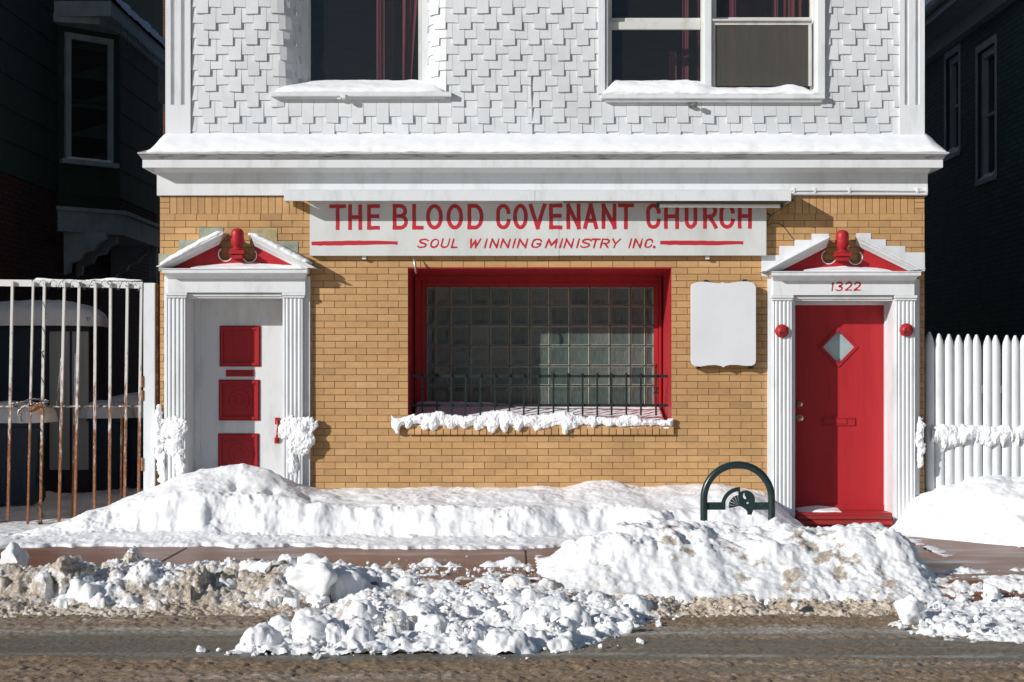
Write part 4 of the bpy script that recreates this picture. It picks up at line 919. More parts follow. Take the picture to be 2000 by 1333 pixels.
# ================================================================== IRON RAILING IN THE SHOP WINDOW
YR = .22
rail = thing('window_railing', 'low black wrought iron railing across the foot of the glass block window', 'railing', P(1054, 805, YR))
for b0, b1 in ((732.5, 738), (789.5, 795)): MB().box(xa+.012, xb-.012, YR+.008, YR+.016, Z(b1, YR), Z(b0, YR)).build('rail', M['iron'], rail)
zb = [160, 262, 362, 462, 565, 666, 768, 868, 970, 1075, 1177, 1278, 1380, 1480, 1583, 1685, 1790]
for i, q in enumerate(zb):
    a = 780+q/3.571; mb = MB(); x_, y_ = X(a, YR), YR; last = i == 16; zt_ = Z(712 if last else 729, YR)
    mb.box(x_-.0092, x_+.0092, y_-.008, y_+.0075, Z(812, YR), zt_-.03)
    mb.lathe([(.009, -.035), (.016, -.03), (.009, -.022), (.015, -.012), (.001, .012 if last else .004)], (x_, y_, zt_), 8)
    mb.lathe([(.009, -.010), (.015, 0), (.009, .010)], (x_, y_, Z(760, YR)), 8)
    bar = mb.build('bar', M['iron'], rail)
    if last:
        mb.v, mb.f, mb.t = [], [], []
        mb.lathe([(.002, -.03), (.014, -.012), (.002, .012)], (x_, y_, zt_), 8)
        for sx in (-1, 1):
            for sz in (-1, 1):
                pts = [(x_+sx*(.004+.032*t*(1-.25*t)+.012*math.sin(5*t)*t), y_, Z(763, YR)+sz*(.002+.055*t-.05*max(0, t-.6)*2.2)) for t in [k/12 for k in range(13)]]
                mb.tube(pts, .0045, 6)
        mb.build('scrollwork', M['iron'], bar)

# ================================================================== BIKE RACK
YK = -3.0; K = lambda a, b: P(1340+a/8.332, 880+b/8.332, YK); K2 = lambda a, b: (K(a, b)[0], K(a, b)[2])
rack = thing('bike_rack', 'dark green arched bike rack with bison head emblem, standing in the kerb snow', 'bike rack', (K(840, 0)[0], YK, 0))
cx, cz = (290+1392)/2, 785; rr_ = (1392-290)/2; path = [(K(290, 785)[0], YK, -.05), K(290, 1000)]
path = [(K(290, 785)[0], YK, -.05), (K(290, 785)[0], YK, .3)]+[K(cx-rr_*math.cos(R(a)), cz-rr_*math.sin(R(a))) for a in range(0, 181, 6)]+[(K(1392, 785)[0], YK, .3), (K(1392, 785)[0], YK, -.05)]
MB().tube(path, .0295, 16).build('hoop', M['rack'], rack, smooth=True)
ft = .012
for a, b in ((345, 640), (1085, 1340)): curve_solid('crossbar', [[K2(a, 845), K2(b, 845), K2(b, 968), K2(a, 968)]], YK-ft/2, ft, M['rack'], rack)
o_ = [(875-305*math.cos(R(a)), 903-305*math.sin(R(a))) for a in range(-8, 90, 7)]+[(880, 597)]; i_ = [(852, 668)]+[(870-238*math.cos(R(a)), 903-238*math.sin(R(a))) for a in range(88, -10, -7)]
curve_solid('tyre_band', [[K2(*p) for p in o_+i_]], YK-ft/2-.001, ft+.002, M['rack'], rack)
for k in range(6):
    a0, a1 = -12+k*18+1.2, -12+(k+1)*18-1.2; pts = [(872, 905)]+[(872-178*math.cos(R(a0+(a1-a0)*j/4)), 905-178*math.sin(R(a0+(a1-a0)*j/4))) for j in range(5)]
    curve_solid('wheel_wedge', [[K2(*p) for p in pts]], YK-ft/2, ft, M['rack'], rack)
head = [(850, 600), (880, 600), (880, 680), (915, 662), (960, 652), (1005, 655), (1060, 680), (1100, 722), (1120, 780), (1118, 830), (1100, 880), (1092, 930), (1085, 985), (1062, 1055), (1030, 1045), (1000, 1052), (992, 990), (950, 950), (900, 915), (872, 905), (862, 820), (852, 730)]
horn = [(945, 683), (928, 715), (924, 750), (938, 782), (966, 796), (978, 788), (972, 764), (956, 740), (950, 712)]
curve_solid('bison_head', [[K2(*p) for p in head], [K2(*p) for p in horn], [K2(1000+20*math.cos(k*.5236), 857+17*math.sin(k*.5236)) for k in range(12)]], YK-ft/2-.002, ft+.004, M['rack'], rack)

# ================================================================== LEFT GATE
YG0 = .05
gate = thing('iron_gate', 'rusty white iron bar gate with snow along its top, left of the church', 'gate', P(140, 1030, YG0))
mb = MB()
mb.add([P(-120, 545, YG0-.02), P(62, 547, YG0-.02), P(62, 560, YG0-.02), P(-120, 558, YG0-.02), P(-120, 545, YG0+.02), P(62, 547, YG0+.02), P(62, 560, YG0+.02), P(-120, 558, YG0+.02)], [(0, 3, 2, 1), (4, 5, 6, 7), (0, 1, 5, 4), (1, 2, 6, 5), (2, 3, 7, 6), (3, 0, 4, 7)])
mb.build('top_rail', M['gate_rail'], gate)
mb = MB(); mb.add([P(64, 547, YG0-.02), P(279, 551, YG0-.02), P(279, 564, YG0-.02), P(64, 560, YG0-.02), P(64, 547, YG0+.02), P(279, 551, YG0+.02), P(279, 564, YG0+.02), P(64, 560, YG0+.02)], [(0, 3, 2, 1), (4, 5, 6, 7), (0, 1, 5, 4), (1, 2, 6, 5), (2, 3, 7, 6), (3, 0, 4, 7)])
mb.build('top_rail', M['gate_rail'], gate)
mb = MB(); mb.tube([P(-120, 795, YG0), P(276, 794, YG0)], .009, 8); mb.build('mid_rail', M['gate'], gate)
bars = [(-75, -88, 1012), (-25, -36, 1014), (24.4, 15.6, 1017), (65, 54, 1032), (87, 78.7, 1036), (126, 114.7, 1034), (155, 146, 1032), (186.5, 184, 1030), (216, 213.6, 1020), (249, 243, 1015), (276.5, 270, 1010)]
def bar(name, a, b, py0, py1, y, w, par=gate):
    m_ = MB(); h = w/2; p, q = P(a, py0, y), P(b, py1, y)
    m_.add([(q[0]-h, y-h, q[2]), (q[0]+h, y-h, q[2]), (q[0]+h, y+h, q[2]), (q[0]-h, y+h, q[2]), (p[0]-h, y-h, p[2]), (p[0]+h, y-h, p[2]), (p[0]+h, y+h, p[2]), (p[0]-h, y+h, p[2])], [(0, 3, 2, 1), (4, 5, 6, 7), (0, 1, 5, 4), (1, 2, 6, 5), (2, 3, 7, 6), (3, 0, 4, 7)])
    return m_.build(name, M['gate'], par, bevel=.002)
for i, (a, b, z_) in enumerate(bars): bar('bar', a, b, 549+a*.014, z_, YG0-.042, .026 if i != 3 else .021)
for a, b, z0_, z_ in ((120, 111, 700, 792), (238, 236, 790, 1005), (148, 141, 690, 1020)): bar('brace_bar', a, b, z0_, z_, YG0+.05, .018)
mb = MB(); mb.prism([P(a, b, 0)[::2] for a, b in ((57, 788), (84, 786), (86, 808), (72, 809), (68, 804), (58, 806))], YG0-.075, YG0-.06); mb.build('lock_plate', M['rust'], gate)
post = thing('gate_post', 'square white gate post against the brick corner of the church', 'post', P(293, 1000, .0))
mb = MB(); mb.box(X(280), X(302.5), 0, .11, -.05, Z(553)); mb.build('post', M['white'], post, bevel=.004)
mb = MB(); mb.box(X(303), X(308), .03, .09, .1, Z(556)); mb.build('shade_strip', M['rust'], post)  # dark strip in rust colour, standing in for shade on the post's side
for b0, b1 in ((735, 756), (763, 782), (895, 920)):
    mb = MB(); mb.tube([P(278, b0, .0), P(278, b1, .0)], .016, 10); mb.build('hinge', M['rust'], post)
# chain round the meeting bars
def chain(name, path, r, n, mat):
    m_ = MB(); pts = smooth_path(path, 12); L_ = len(pts)
    for k in range(n):
        c = pts[int((k+.5)/n*(L_-1))]; d = (pts[min(L_-1, int((k+1)/n*(L_-1)))]-pts[int(k/n*(L_-1))]).normalized(); u = d.cross(Vector((0, 1, 0))).normalized() if k % 2 else Vector((0, 1, 0)); u = u if u.length > .1 else Vector((1, 0, 0))
        m_.tube([c+d*.016*math.cos(t*.6283)+u*.009*math.sin(t*.6283) for t in range(11)], r, 5)
    return m_.build(name, mat)
tag(chain('chain', [P(22, 790, -.06), P(45, 786, -.07), P(62, 780, -.05), P(85, 782, -.03), P(92, 786, -.05), P(60, 790, -.075), P(40, 800, -.08), P(36, 810, -.08), P(42, 822, -.08)], .0032, 46, M['steel']), 'thin steel chain looped round the bars of the rusty gate', 'chain')
t = thing('padlock', 'small metal padlock hanging on the gate chain', 'padlock', P(38, 812, -.08)); mb = MB(); mb.pbox(34, 42, 808, 817, -.09, -.072); mb.build('body', M['steel'], t, bevel=.003); MB().tube([P(35.5, 808, -.08), P(36, 803, -.08), P(40, 803, -.08), P(40.5, 808, -.08)], .003, 6).build('shackle', M['steel'], t)
# string of fairy lights wound on the gate
def wind(pts, n, r, seed):
    rg = random.Random(seed); out = []; pts = [Vector(p) for p in pts]
    for i in range(n+1):
        t = i/n*(len(pts)-1); k = min(int(t), len(pts)-2); p = pts[k].lerp(pts[k+1], t-k); a = i*1.05
        out.append(p+Vector((rg.uniform(-.006, .006), r*math.sin(a)-.03, r*math.cos(a)+rg.uniform(-.006, .006))))
    return out
m_ = MB(); m_.tube(wind([P(66, 555, YG0), P(278, 558, YG0)], 64, .046, 1), .0028, 5)
v = [Vector((X(87+(78.7-87)*t)+.019*math.cos(t*60), YG0-.042+.019*math.sin(t*60), Z(560+470*t))) for t in [k/160 for k in range(161)]]; m_.tube(v, .0025, 5)
m_.tube(wind([P(90, 794, YG0), P(276, 794, YG0)], 50, .016, 3), .0025, 5)
rg = random.Random(5)
for k in range(70):
    c = (v[rg.randrange(160)] if k % 2 else Vector(P(70+rg.random()*205, 553+rg.uniform(-2, 12), YG0-.05))); d = Vector((rg.uniform(-1, 1), rg.uniform(-1, 0), rg.uniform(-1, 1))).normalized(); m_.tube([c, c+d*.028], .0035, 5)
for q in (79, 115, 146):
    for k in range(14): m_.tube([P(q+rg.uniform(-6, 6), 1020+rg.uniform(0, 14), YG0-.06+rg.uniform(-.04, .02)) for _ in range(4)], .003, 4)
m_.tube(smooth_path([P(79, 1026, -.02), P(97, 1031, -.03), P(115, 1027, -.02), P(130, 1032, -.03), P(146, 1027, -.02), P(165, 1031, -.04), P(186, 1022, -.02)], 6), .005, 5)
tag(m_.build('string_lights', M['green_wire']), 'dark green string of fairy lights wound round the rusty gate', 'string lights')

# ================================================================== RIGHT PICKET FENCE
YP = .12
fence = thing('picket_fence', 'white stockade fence of rounded pointed pickets, right of the church', 'fence', (X(1900, YP), YP, 0))
pk = [1816.5, 1835.7, 1854, 1872, 1891, 1909, 1927.5, 1945.6, 1964.5, 1983]; tops = [648.5, 652, 653, 654.5, 653, 654, 655.5, 655, 655, 655.5]
while pk[-1] < 2190: pk.append(pk[-1]+18.4); tops.append(655)
rg = random.Random(7)
for a, tp in zip(pk, tops):
    mb = MB(); w_ = .0486*rg.uniform(.985, 1.01); x_ = X(a, YP); zt_ = Z(tp, YP); lean = rg.uniform(-.006, .006); vs = []; n = 9
    lv = [(-.1, 1), (.4, 1), (.9, 1), (zt_-.15, 1), (zt_-.11, .95), (zt_-.07, .8), (zt_-.03, .5), (zt_-.008, .3), (zt_, .22)]
    for z_, k in lv:
        for j in range(n):
            t = math.pi*j/(n-1); vs.append((x_-w_*k*math.cos(t)+lean*z_, YP-.042*math.sin(t)*(.35+.65*k)-.0, z_))
    fs = [(i*n+j, i*n+j+1, (i+1)*n+j+1, (i+1)*n+j) for i in range(len(lv)-1) for j in range(n-1)]+[(i*n+n-1, i*n, (i+1)*n, (i+1)*n+n-1) for i in range(len(lv)-1)]+[tuple(range((len(lv)-1)*n, len(lv)*n))]
    mb.add(vs, fs); mb.build('picket', M['white'], fence, smooth=True)
for z_ in (.45, 1.35): MB().box(X(1812, YP), X(2195, YP), YP+.002, YP+.05, z_, z_+.08).build('rail', M['white'], fence)

# ================================================================== NEIGHBOUR HOUSES
rng = random.Random(11)
lh = thing('shingled_house', 'dark green and red brick house with an overhanging bay, in shade left of the church', 'house', (-6.6, 5, 0))
xl = -6.6; y1_, y2_, y3_ = 7.39, 8.10, 10.7; xb_ = xl+.706
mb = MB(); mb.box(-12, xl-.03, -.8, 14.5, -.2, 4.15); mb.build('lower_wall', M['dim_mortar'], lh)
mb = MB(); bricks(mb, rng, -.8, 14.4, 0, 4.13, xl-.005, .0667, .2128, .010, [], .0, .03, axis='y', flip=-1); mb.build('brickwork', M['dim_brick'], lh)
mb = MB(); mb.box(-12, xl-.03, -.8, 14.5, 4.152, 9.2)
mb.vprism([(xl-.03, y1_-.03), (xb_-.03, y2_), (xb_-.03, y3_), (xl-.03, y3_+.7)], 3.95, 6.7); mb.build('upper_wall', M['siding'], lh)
mb = MB()                                                   # lapped courses of siding, on the flank and round the bay
def lap(p, q, z0, z1, hgt, n_):
    d = Vector((q[0]-p[0], q[1]-p[1], 0)).normalized(); nx_, ny_ = d.y, -d.x
    z_ = z0
    while z_ < z1:
        zt_ = min(z_+hgt+.01, z1)
        mb.add([(p[0]+nx_*.02, p[1]+ny_*.02, z_), (q[0]+nx_*.02, q[1]+ny_*.02, z_), (q[0]+nx_*.004, q[1]+ny_*.004, zt_), (p[0]+nx_*.004, p[1]+ny_*.004, zt_), (p[0]-nx_*.02, p[1]-ny_*.02, z_), (q[0]-nx_*.02, q[1]-ny_*.02, z_)], [(0, 1, 2, 3), (0, 4, 5, 1)]); z_ += hgt
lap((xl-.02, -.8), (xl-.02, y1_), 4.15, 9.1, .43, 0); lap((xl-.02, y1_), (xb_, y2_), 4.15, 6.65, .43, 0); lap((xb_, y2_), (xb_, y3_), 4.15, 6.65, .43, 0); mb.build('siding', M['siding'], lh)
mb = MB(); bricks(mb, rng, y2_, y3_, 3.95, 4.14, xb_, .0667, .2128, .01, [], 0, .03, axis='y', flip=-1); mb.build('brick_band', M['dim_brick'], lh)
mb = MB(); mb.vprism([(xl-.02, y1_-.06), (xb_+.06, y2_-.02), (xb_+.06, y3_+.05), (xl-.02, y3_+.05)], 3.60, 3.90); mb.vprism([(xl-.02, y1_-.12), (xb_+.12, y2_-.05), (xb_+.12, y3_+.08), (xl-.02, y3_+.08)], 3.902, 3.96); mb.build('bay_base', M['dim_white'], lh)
for yy in (y1_+.25, y2_+.2, y3_-.3):
    mb = MB(); x0_ = xl; pts = [(x0_, 3.6), (x0_+.62, 3.6), (x0_+.62, 3.5), (x0_+.5, 3.44), (x0_+.45, 3.34), (x0_+.3, 3.3), (x0_+.25, 3.2), (x0_+.1, 3.15), (x0_+.08, 3.02), (x0_, 2.98)]
    mb.prism(pts, yy, yy+.12); mb.build('bay_bracket', M['dim_white'], lh)
MB().box(xb_-.12, xb_, y3_-.1, y3_+.02, -.1, 3.6).build('bay_post', M['dim_white'], lh)
# bay window on the canted face
dv = Vector((xb_-xl, y2_-y1_, 0)); Lb = dv.length; dv.normalize(); nv = Vector((dv.y, -dv.x, 0)); wb = Vector((xl-.02, y1_, 0))
def cant(m_, s0, s1, z0, z1, d0, d1):
    vs = [wb+dv*s+nv*d+Vector((0, 0, z)) for z in (z0, z1) for s, d in ((s0, d1), (s1, d1), (s1, d0), (s0, d0))]
    m_.add(vs, [(0, 3, 2, 1), (4, 5, 6, 7), (0, 1, 5, 4), (1, 2, 6, 5), (2, 3, 7, 6), (3, 0, 4, 7)])
mb = MB(); wz0, wz1 = 4.66, 6.42
cant(mb, .10, .19, wz0, wz1, .0, .06); cant(mb, .80, .89, wz0, wz1, 0, .06); cant(mb, .10, .89, wz1, wz1+.09, 0, .065); cant(mb, .02, .96, wz0-.07, wz0, 0, .11)
bw = mb.build('bay_window', M['dim_white'], lh)
mb = MB(); cant(mb, .19, .80, wz0, wz1, .0, .022); mb.build('pane', M['dark_glass'], bw)
mb = MB(); cant(mb, .19, .80, wz0+.85, wz0+.89, .022, .035); cant(mb, .19, .22, wz0, wz1, .022, .03); cant(mb, .77, .80, wz0, wz1, .022, .03); mb.build('sash', M['dark'], bw)
# boxed eave over the bay, its roof
ex, ey0, ey1 = -5.78, 7.15, 14.4
mb = MB(); mb.box(-6.75, ex-.02, ey0+.02, ey1, 6.70, 6.74); mb.box(-6.75, ex, ey0, ey0+.018, 6.68, 6.90); mb.box(ex-.019, ex, ey0+.019, ey1, 6.68, 6.90)
mb.vprism([(xl-.03, y1_-.25), (xb_-.1, y1_-.05), (xb_+.06, y2_-.05), (xb_+.06, ey1), (xl-.03, ey1)], 6.6, 6.699); mb.build('eave', M['dim_white'], lh)
mb = MB(); mb.add([(ex, ey0, 6.905), (ex, ey1, 6.905), (-6.75, ey1, 7.6), (-6.75, ey0+.2, 7.6), (-6.75, ey0, 6.905), (-6.75, ey1, 6.905)], [(0, 1, 2, 3), (0, 3, 4), (1, 5, 2), (0, 4, 5, 1)]); mb.build('bay_roof', M['roofing'], lh)
mb = MB(); mb.prism([(-12.3, 9.1), (-6.3, 9.1), (-9.3, 12)], -1.1, 14.7); mb.build('roof', M['roofing'], lh)

rh = thing('brick_house', 'tall blue-black painted brick house in shade right of the church', 'house', (6.3, 6, 0))
xr = 6.3; wins = [(4.93, 5.72, 4.12, 5.86), (6.62, 7.3, 4.66, 6.08), (9.5, 10.3, 4.1, 5.86)]
mb = MB()
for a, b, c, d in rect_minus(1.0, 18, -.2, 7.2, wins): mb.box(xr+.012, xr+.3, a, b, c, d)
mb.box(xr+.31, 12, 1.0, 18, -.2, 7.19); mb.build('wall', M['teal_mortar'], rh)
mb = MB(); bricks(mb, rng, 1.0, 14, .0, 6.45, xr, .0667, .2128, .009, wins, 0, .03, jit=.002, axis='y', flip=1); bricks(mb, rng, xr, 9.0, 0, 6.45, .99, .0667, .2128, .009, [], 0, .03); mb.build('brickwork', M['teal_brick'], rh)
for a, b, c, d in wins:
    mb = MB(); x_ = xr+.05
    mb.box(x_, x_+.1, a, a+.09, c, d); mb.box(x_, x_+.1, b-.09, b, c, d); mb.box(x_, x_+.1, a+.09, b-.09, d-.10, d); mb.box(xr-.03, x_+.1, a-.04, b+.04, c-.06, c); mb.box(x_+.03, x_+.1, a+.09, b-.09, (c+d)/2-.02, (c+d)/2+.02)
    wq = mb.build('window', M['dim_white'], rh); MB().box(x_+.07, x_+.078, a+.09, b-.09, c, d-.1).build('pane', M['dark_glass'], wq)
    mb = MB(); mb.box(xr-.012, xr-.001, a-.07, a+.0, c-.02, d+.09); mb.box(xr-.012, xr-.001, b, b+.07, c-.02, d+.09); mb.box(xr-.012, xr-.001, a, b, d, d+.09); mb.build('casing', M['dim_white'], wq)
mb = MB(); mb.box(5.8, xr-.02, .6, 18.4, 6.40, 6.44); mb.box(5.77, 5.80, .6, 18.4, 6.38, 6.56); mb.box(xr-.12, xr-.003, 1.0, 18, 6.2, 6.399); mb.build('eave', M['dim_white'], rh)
mb = MB(); mb.prism([(5.7, 6.565), (9, 9.2), (12.4, 6.565)], .5, 18.5); mb.build('roof', M['roofing'], rh)
mb = MB(); pts = [(5.70+.07*math.cos(R(a)), 6.53+.07*math.sin(R(a))) for a in range(180, 361, 20)]; mb.prism(pts+[(5.77, 6.54), (5.63, 6.54)], .6, 18.4); mb.build('gutter', M['dim_white'], rh)

fh = thing('far_brick_house', 'red brick house far behind the gap, above the bay roof', 'house', (-5, 24, 0))
mb = MB(); mb.box(-11, -2, 24.05, 32, -.2, 13); mb.build('wall', M['dim_mortar'], fh)
mb = MB(); bricks(mb, rng, -9.6, -4.4, 5, 12.9, 24.02, .0667, .2128, .011, [(-8.9, -8.0, 8, 9.8)], 0, .028); mb.build('brickwork', M['far_brick'], fh)
MB().box(-11.2, -1.8, 23.8, 32.2, 13.01, 13.3).build('roof', M['roofing'], fh)

# icicles along the bay eave
rg = random.Random(21); im = []
for k in range(5):
    mb = MB(); L_ = (.18, .28, .4, .52, .34)[k]; mb.lathe([(.001, -L_), (.007, -L_*.8), (.012, -L_*.5), (.016, -L_*.2), (.024, 0), (.02, .015)], (0, 0, 0), 7)
    me = bpy.data.meshes.new('icicle'); me.from_pydata(mb.v, [], mb.f); me.polygons.foreach_set('use_smooth', [True]*len(me.polygons)); me.materials.append(M['ice']); im.append(me)
for k in range(34):
    o = bpy.data.objects.new('icicle', rg.choice(im)); COL.objects.link(o); o.location = (ex+rg.uniform(-.004, .008), ey0+.35+k*.14+rg.uniform(-.05, .05), 6.69); s_ = rg.uniform(.7, 1.3); o.scale = (1, 1, s_)
    tag(o, 'icicle hanging from the snowy bay eave of the dark house on the left', 'icicle', 'icicles along the bay eave')

# ================================================================== YARD BEHIND THE GATE
YC_ = 3.0
cab = thing('storage_cabinet', 'black cabinet with two pale door panels under a thick snow cap, behind the rusty gate', 'cabinet', (X(60, YC_), YC_, 0))
mb = MB(); mb.box(X(-70, YC_), X(174, YC_), YC_, YC_+.75, .12, Z(617, YC_))
for a in (-60, 110, 165): mb.box(X(a, YC_)-.04, X(a, YC_)+.04, YC_+.02, YC_+.1, -.05, .12)
mb.build('body', M['dark'], cab, bevel=.02)
for a, b in ((97, 136), (141, 173)): MB().box(X(a, YC_-.01), X(b, YC_-.01), YC_-.02, YC_-.001, Z(918, YC_), Z(648, YC_)).build('door_panel', M['panel'], cab, bevel=.004)
MB().box(X(-60, YC_), X(90, YC_), YC_-.015, YC_-.001, Z(905, YC_), Z(640, YC_)).build('side_panel', M['bin'], cab, bevel=.004)
def bin_(loc, s, rz, lab):
    t = thing('wheelie_bin', lab, 'bin', loc, 'blue wheeled bins behind the gate'); o3 = Vector(loc)
    def lift(m_, nm, par):
        c, q = math.cos(rz), math.sin(rz); m_.v = [(o3.x+s*(v[0]*c-v[1]*q), o3.y+s*(v[0]*q+v[1]*c), o3.z+s*v[2]) for v in m_.v]; return m_.build(nm, M['bin'], par, bevel=.008)
    m_ = MB(); m_.add([(-.22, -.22, .03), (.22, -.22, .03), (.22, .24, .03), (-.22, .24, .03), (-.29, -.33, .95), (.29, -.33, .95), (.29, .33, .95), (-.29, .33, .95)], [(0, 3, 2, 1), (4, 5, 6, 7), (0, 1, 5, 4), (1, 2, 6, 5), (2, 3, 7, 6), (3, 0, 4, 7)])
    for q in (-.12, .12): m_.box(q-.02, q+.02, -.30, -.24, .2, .8)
    lift(m_, 'body', t); m_ = MB(); m_.box(-.31, .31, -.36, .35, .953, 1.0); m_.box(-.26, .26, -.3, .3, 1.001, 1.04); lift(m_, 'lid', t)
    m_ = MB(); m_.box(-.25, .25, .36, .40, .93, .97); lift(m_, 'handle', t)
    for q in (-.25, .25): m_ = MB(); m_.tube([(q-.03, .24, .1), (q+.03, .24, .1)], .1, 14); lift(m_, 'wheel', t)
    return t
bin_((X(32, 1.7), 1.75, .08), .93, .15, 'blue wheeled bin with a snow capped lid behind the left bars of the gate')
bin_((X(205, 3.2), 3.3, .08), .93, -.1, 'blue wheeled bin in deep shade beside the black cabinet')
bin_((X(262, 3.6), 3.6, .05), .95, -.2, 'blue wheeled bin in deep shade nearest the gate post')

# ================================================================== GROUND, ROAD, SIDEWALK
def G_(px_, py_, z=0.0):                                    # where a ground point of the photo lies
    y = S*D*(ZE-z)/(py_-HY)-D; return ((px_-CX)/(S*D)*(D+y), y)
g = MB().add([(-300, -300, -.22), (300, -300, -.22), (300, 300, -.22), (-300, 300, -.22)], [(0, 1, 2, 3)]).build('ground', M['slush']); tag(g, kind='structure')
g = MB().add([(-150, -15, -.19), (150, -15, -.19), (150, -3.95, -.19), (-150, -3.95, -.19)], [(0, 1, 2, 3)]).build('road', M['slush']); tag(g, kind='structure')
def slushf(x, y):
    yy = y+.07*fbm(x*.55, y*2.0, None, 3, 3)+.03*fbm(x*3, y*8, None, 3, 4)
    s = 1-sstep(-6.42, -6.28, yy)                            # thick brown slush nearest us
    s = np.maximum(s, .55*np.exp(-((yy+5.95)/.05)**2)*sstep(-2, 1.5, x)); s = np.maximum(s, .85*(sstep(-5.5, -5.1, yy)))
    s = np.maximum(s, .8*np.exp(-((yy+5.6)/.06)**2)*sstep(-.3, 1.2, x))
    s = s*(1-.75*np.exp(-((yy+6.72)/.05)**2)*sstep(-.2, 1.5, x))
    return np.clip(s+.18*fbm(x*6, y*14, None, 3, 9)+.5*np.maximum(fbm(x*.5, y*11, None, 4, 10), 0)*sstep(-6.3, -5.9, y), 0, 1)
def frostf(x, y):
    yy = y+.06*fbm(x*.8, y*2, None, 3, 13)
    f = 1.0*np.exp(-((yy+5.33)/.13)**2)+.75*np.exp(-((yy+6.22)/.05)**2)*sstep(-.6, .6, x)+.35*np.exp(-((yy+6.9)/.05)**2)
    return np.clip(f*(.75+.6*fbm(x*2.2, y*9, None, 3, 14))+.35*np.maximum(fbm(x*.6+4, y*13, None, 3, 16), 0), 0, 1)
def roadz(x, y):
    s = slushf(x, y); t = fbm(x*26, y*34, None, 3, 21); return -.15+.004*fbm(x*1.2, y*6, None, 2, 2)+s*(.006+.012*np.maximum(t, -.35)+.008*fbm(x*5, y*9, None, 2, 22))
tag(heightfield('road_surface', -4.8, 4.8, -7.9, -3.98, .0135, roadz, M['road'], rough=.004, rscale=40, extra={'slush': slushf, 'frost': frostf}, octv=3), kind='structure')
mb = MB()
for a, b in zip([-14, -8.2, -5.1, -2.9, .12, 2.0, 4.55, 8.0], [-8.2, -5.1, -2.9, .12, 2.0, 4.55, 8.0, 14]): mb.box(a+.006, b-.006, -3.88, .3, -.25, 0)
tag(mb.build('sidewalk', M['sidewalk'], bevel=.008), kind='structure')
tag(MB().box(-14, 14, -3.87, .29, -.24, -.012).build('sidewalk_bed', M['mortar']), kind='structure')
tag(MB().add([(-14, -4.35, -.155), (14, -4.35, -.155), (14, -3.875, -.006), (-14, -3.875, -.006), (-14, -4.35, -.3), (14, -4.35, -.3), (14, -3.875, -.3), (-14, -3.875, -.3)], [(0, 1, 2, 3), (0, 4, 5, 1), (1, 5, 6, 2), (3, 7, 4, 0)]).build('driveway_apron', M['sidewalk']), kind='structure')

# ================================================================== SNOW ON THE GROUND
def knots(x, xs, rows, d, ds):
    z = np.zeros_like(x); vals = [np.interp(x, xs, r) for r in rows]
    for i in range(len(ds)-1):
        t = np.clip((d-ds[i])/(ds[i+1]-ds[i]), 0, 1); t = t*t*(3-2*t)*.6+t*.4
        z = np.where((d >= ds[i]) & (d <= ds[i+1]), vals[i]+(vals[i+1]-vals[i])*t, z)
    z = np.where(d > ds[-1], vals[-1], z); return np.where(d < ds[0], vals[0], z)
bx = [-5.4, -4.6, -4.2, -3.9, -3.6, -3.3, -3.0, -2.6, -2.35, -2.1, -1.9, -1.5, -.8, 0, .5, .8, 1.0, 1.3, 1.7, 2.0, 2.25, 2.5, 2.7, 2.85, 2.95, 3.4]
Hw = [.04, .05, .10, .22, .36, .42, .50, .55, .52, .43, .395, .405, .42, .415, .42, .475, .475, .41, .44, .47, .44, .38, .22, .06, .0, -.03]
Hp = [.04, .05, .12, .28, .42, .54, .635, .675, .60, .45, .40, .375, .385, .385, .385, .41, .41, .38, .40, .42, .39, .32, .16, .05, .0, -.03]
Hl = [.04, .06, .15, .27, .36, .41, .44, .44, .42, .38, .33, .30, .30, .30, .295, .30, .30, .28, .28, .27, .24, .18, .09, .03, .0, -.03]
Hf = [.03, .04, .07, .09, .10, .10, .10, .09, .08, .07, .06, .06, .06, .06, .06, .06, .06, .06, .06, .05, .05, .04, .03, .02, .0, -.03]
Ha = [.028]*22+[.02, .01, .0, -.03]
def bank(x, y):
    d = -y; dm = d*(1+.05*fbm(x*1.3, y*0, None, 3, 31))+.05*fbm(x*3.1, y*2.0, None, 3, 32)*sstep(.5, .9, d)*(1-sstep(1.2, 1.35, d))
    dm = dm+(.07*fbm(x*3.3, y*1.5, None, 4, 37)+.03*fbm(x*14, y*9, None, 3, 38))*sstep(1.25, 1.5, d)
    z = knots(x, bx, [[h*.92 for h in Hw], Hw, Hp, Hl, Hf, Ha, [-.04]*26], dm, [-.42, 0, .45, .95, 1.2, 1.6, 1.72])
    face = sstep(.85, 1.0, dm)*(1-sstep(1.2, 1.35, dm))
    z = z+face*.022*fbm(x*6, y*8, None, 4, 33)*sstep(.1, .25, z)+face*.9*(rubble(x, y+z*.9, 35, .022, .018, .014)-.018)*(.35+.65*sstep(-.2, .4, fbm(x*1.6, y*0, None, 3, 36)))+.020*fbm(x*1.9, y*2.6, None, 4, 34)*sstep(.05, .15, z)
    # a few crevices and footprints
    for cx_, cy_, r_, dp in ((-2.62, -.75, .05, .05), (-2.28, -.82, .05, .05), (-1.95, -.7, .06, .04), (.75, -.95, .09, .05), (-1.05, -1.1, .09, .05)): z = z-dp*np.exp(-(((x-cx_)/r_)**2+((y-cy_)/(r_*1.8))**2))
    return z
o = heightfield('snow_bank', -5.6, 3.2, -1.95, .40, .0125, bank, M['snow'], rough=.0085, rscale=8, floor=0.0, seed=41, octv=6)
tag(o, 'long clean snow bank along the foot of the brick wall, heaped against the white door', 'snow bank')
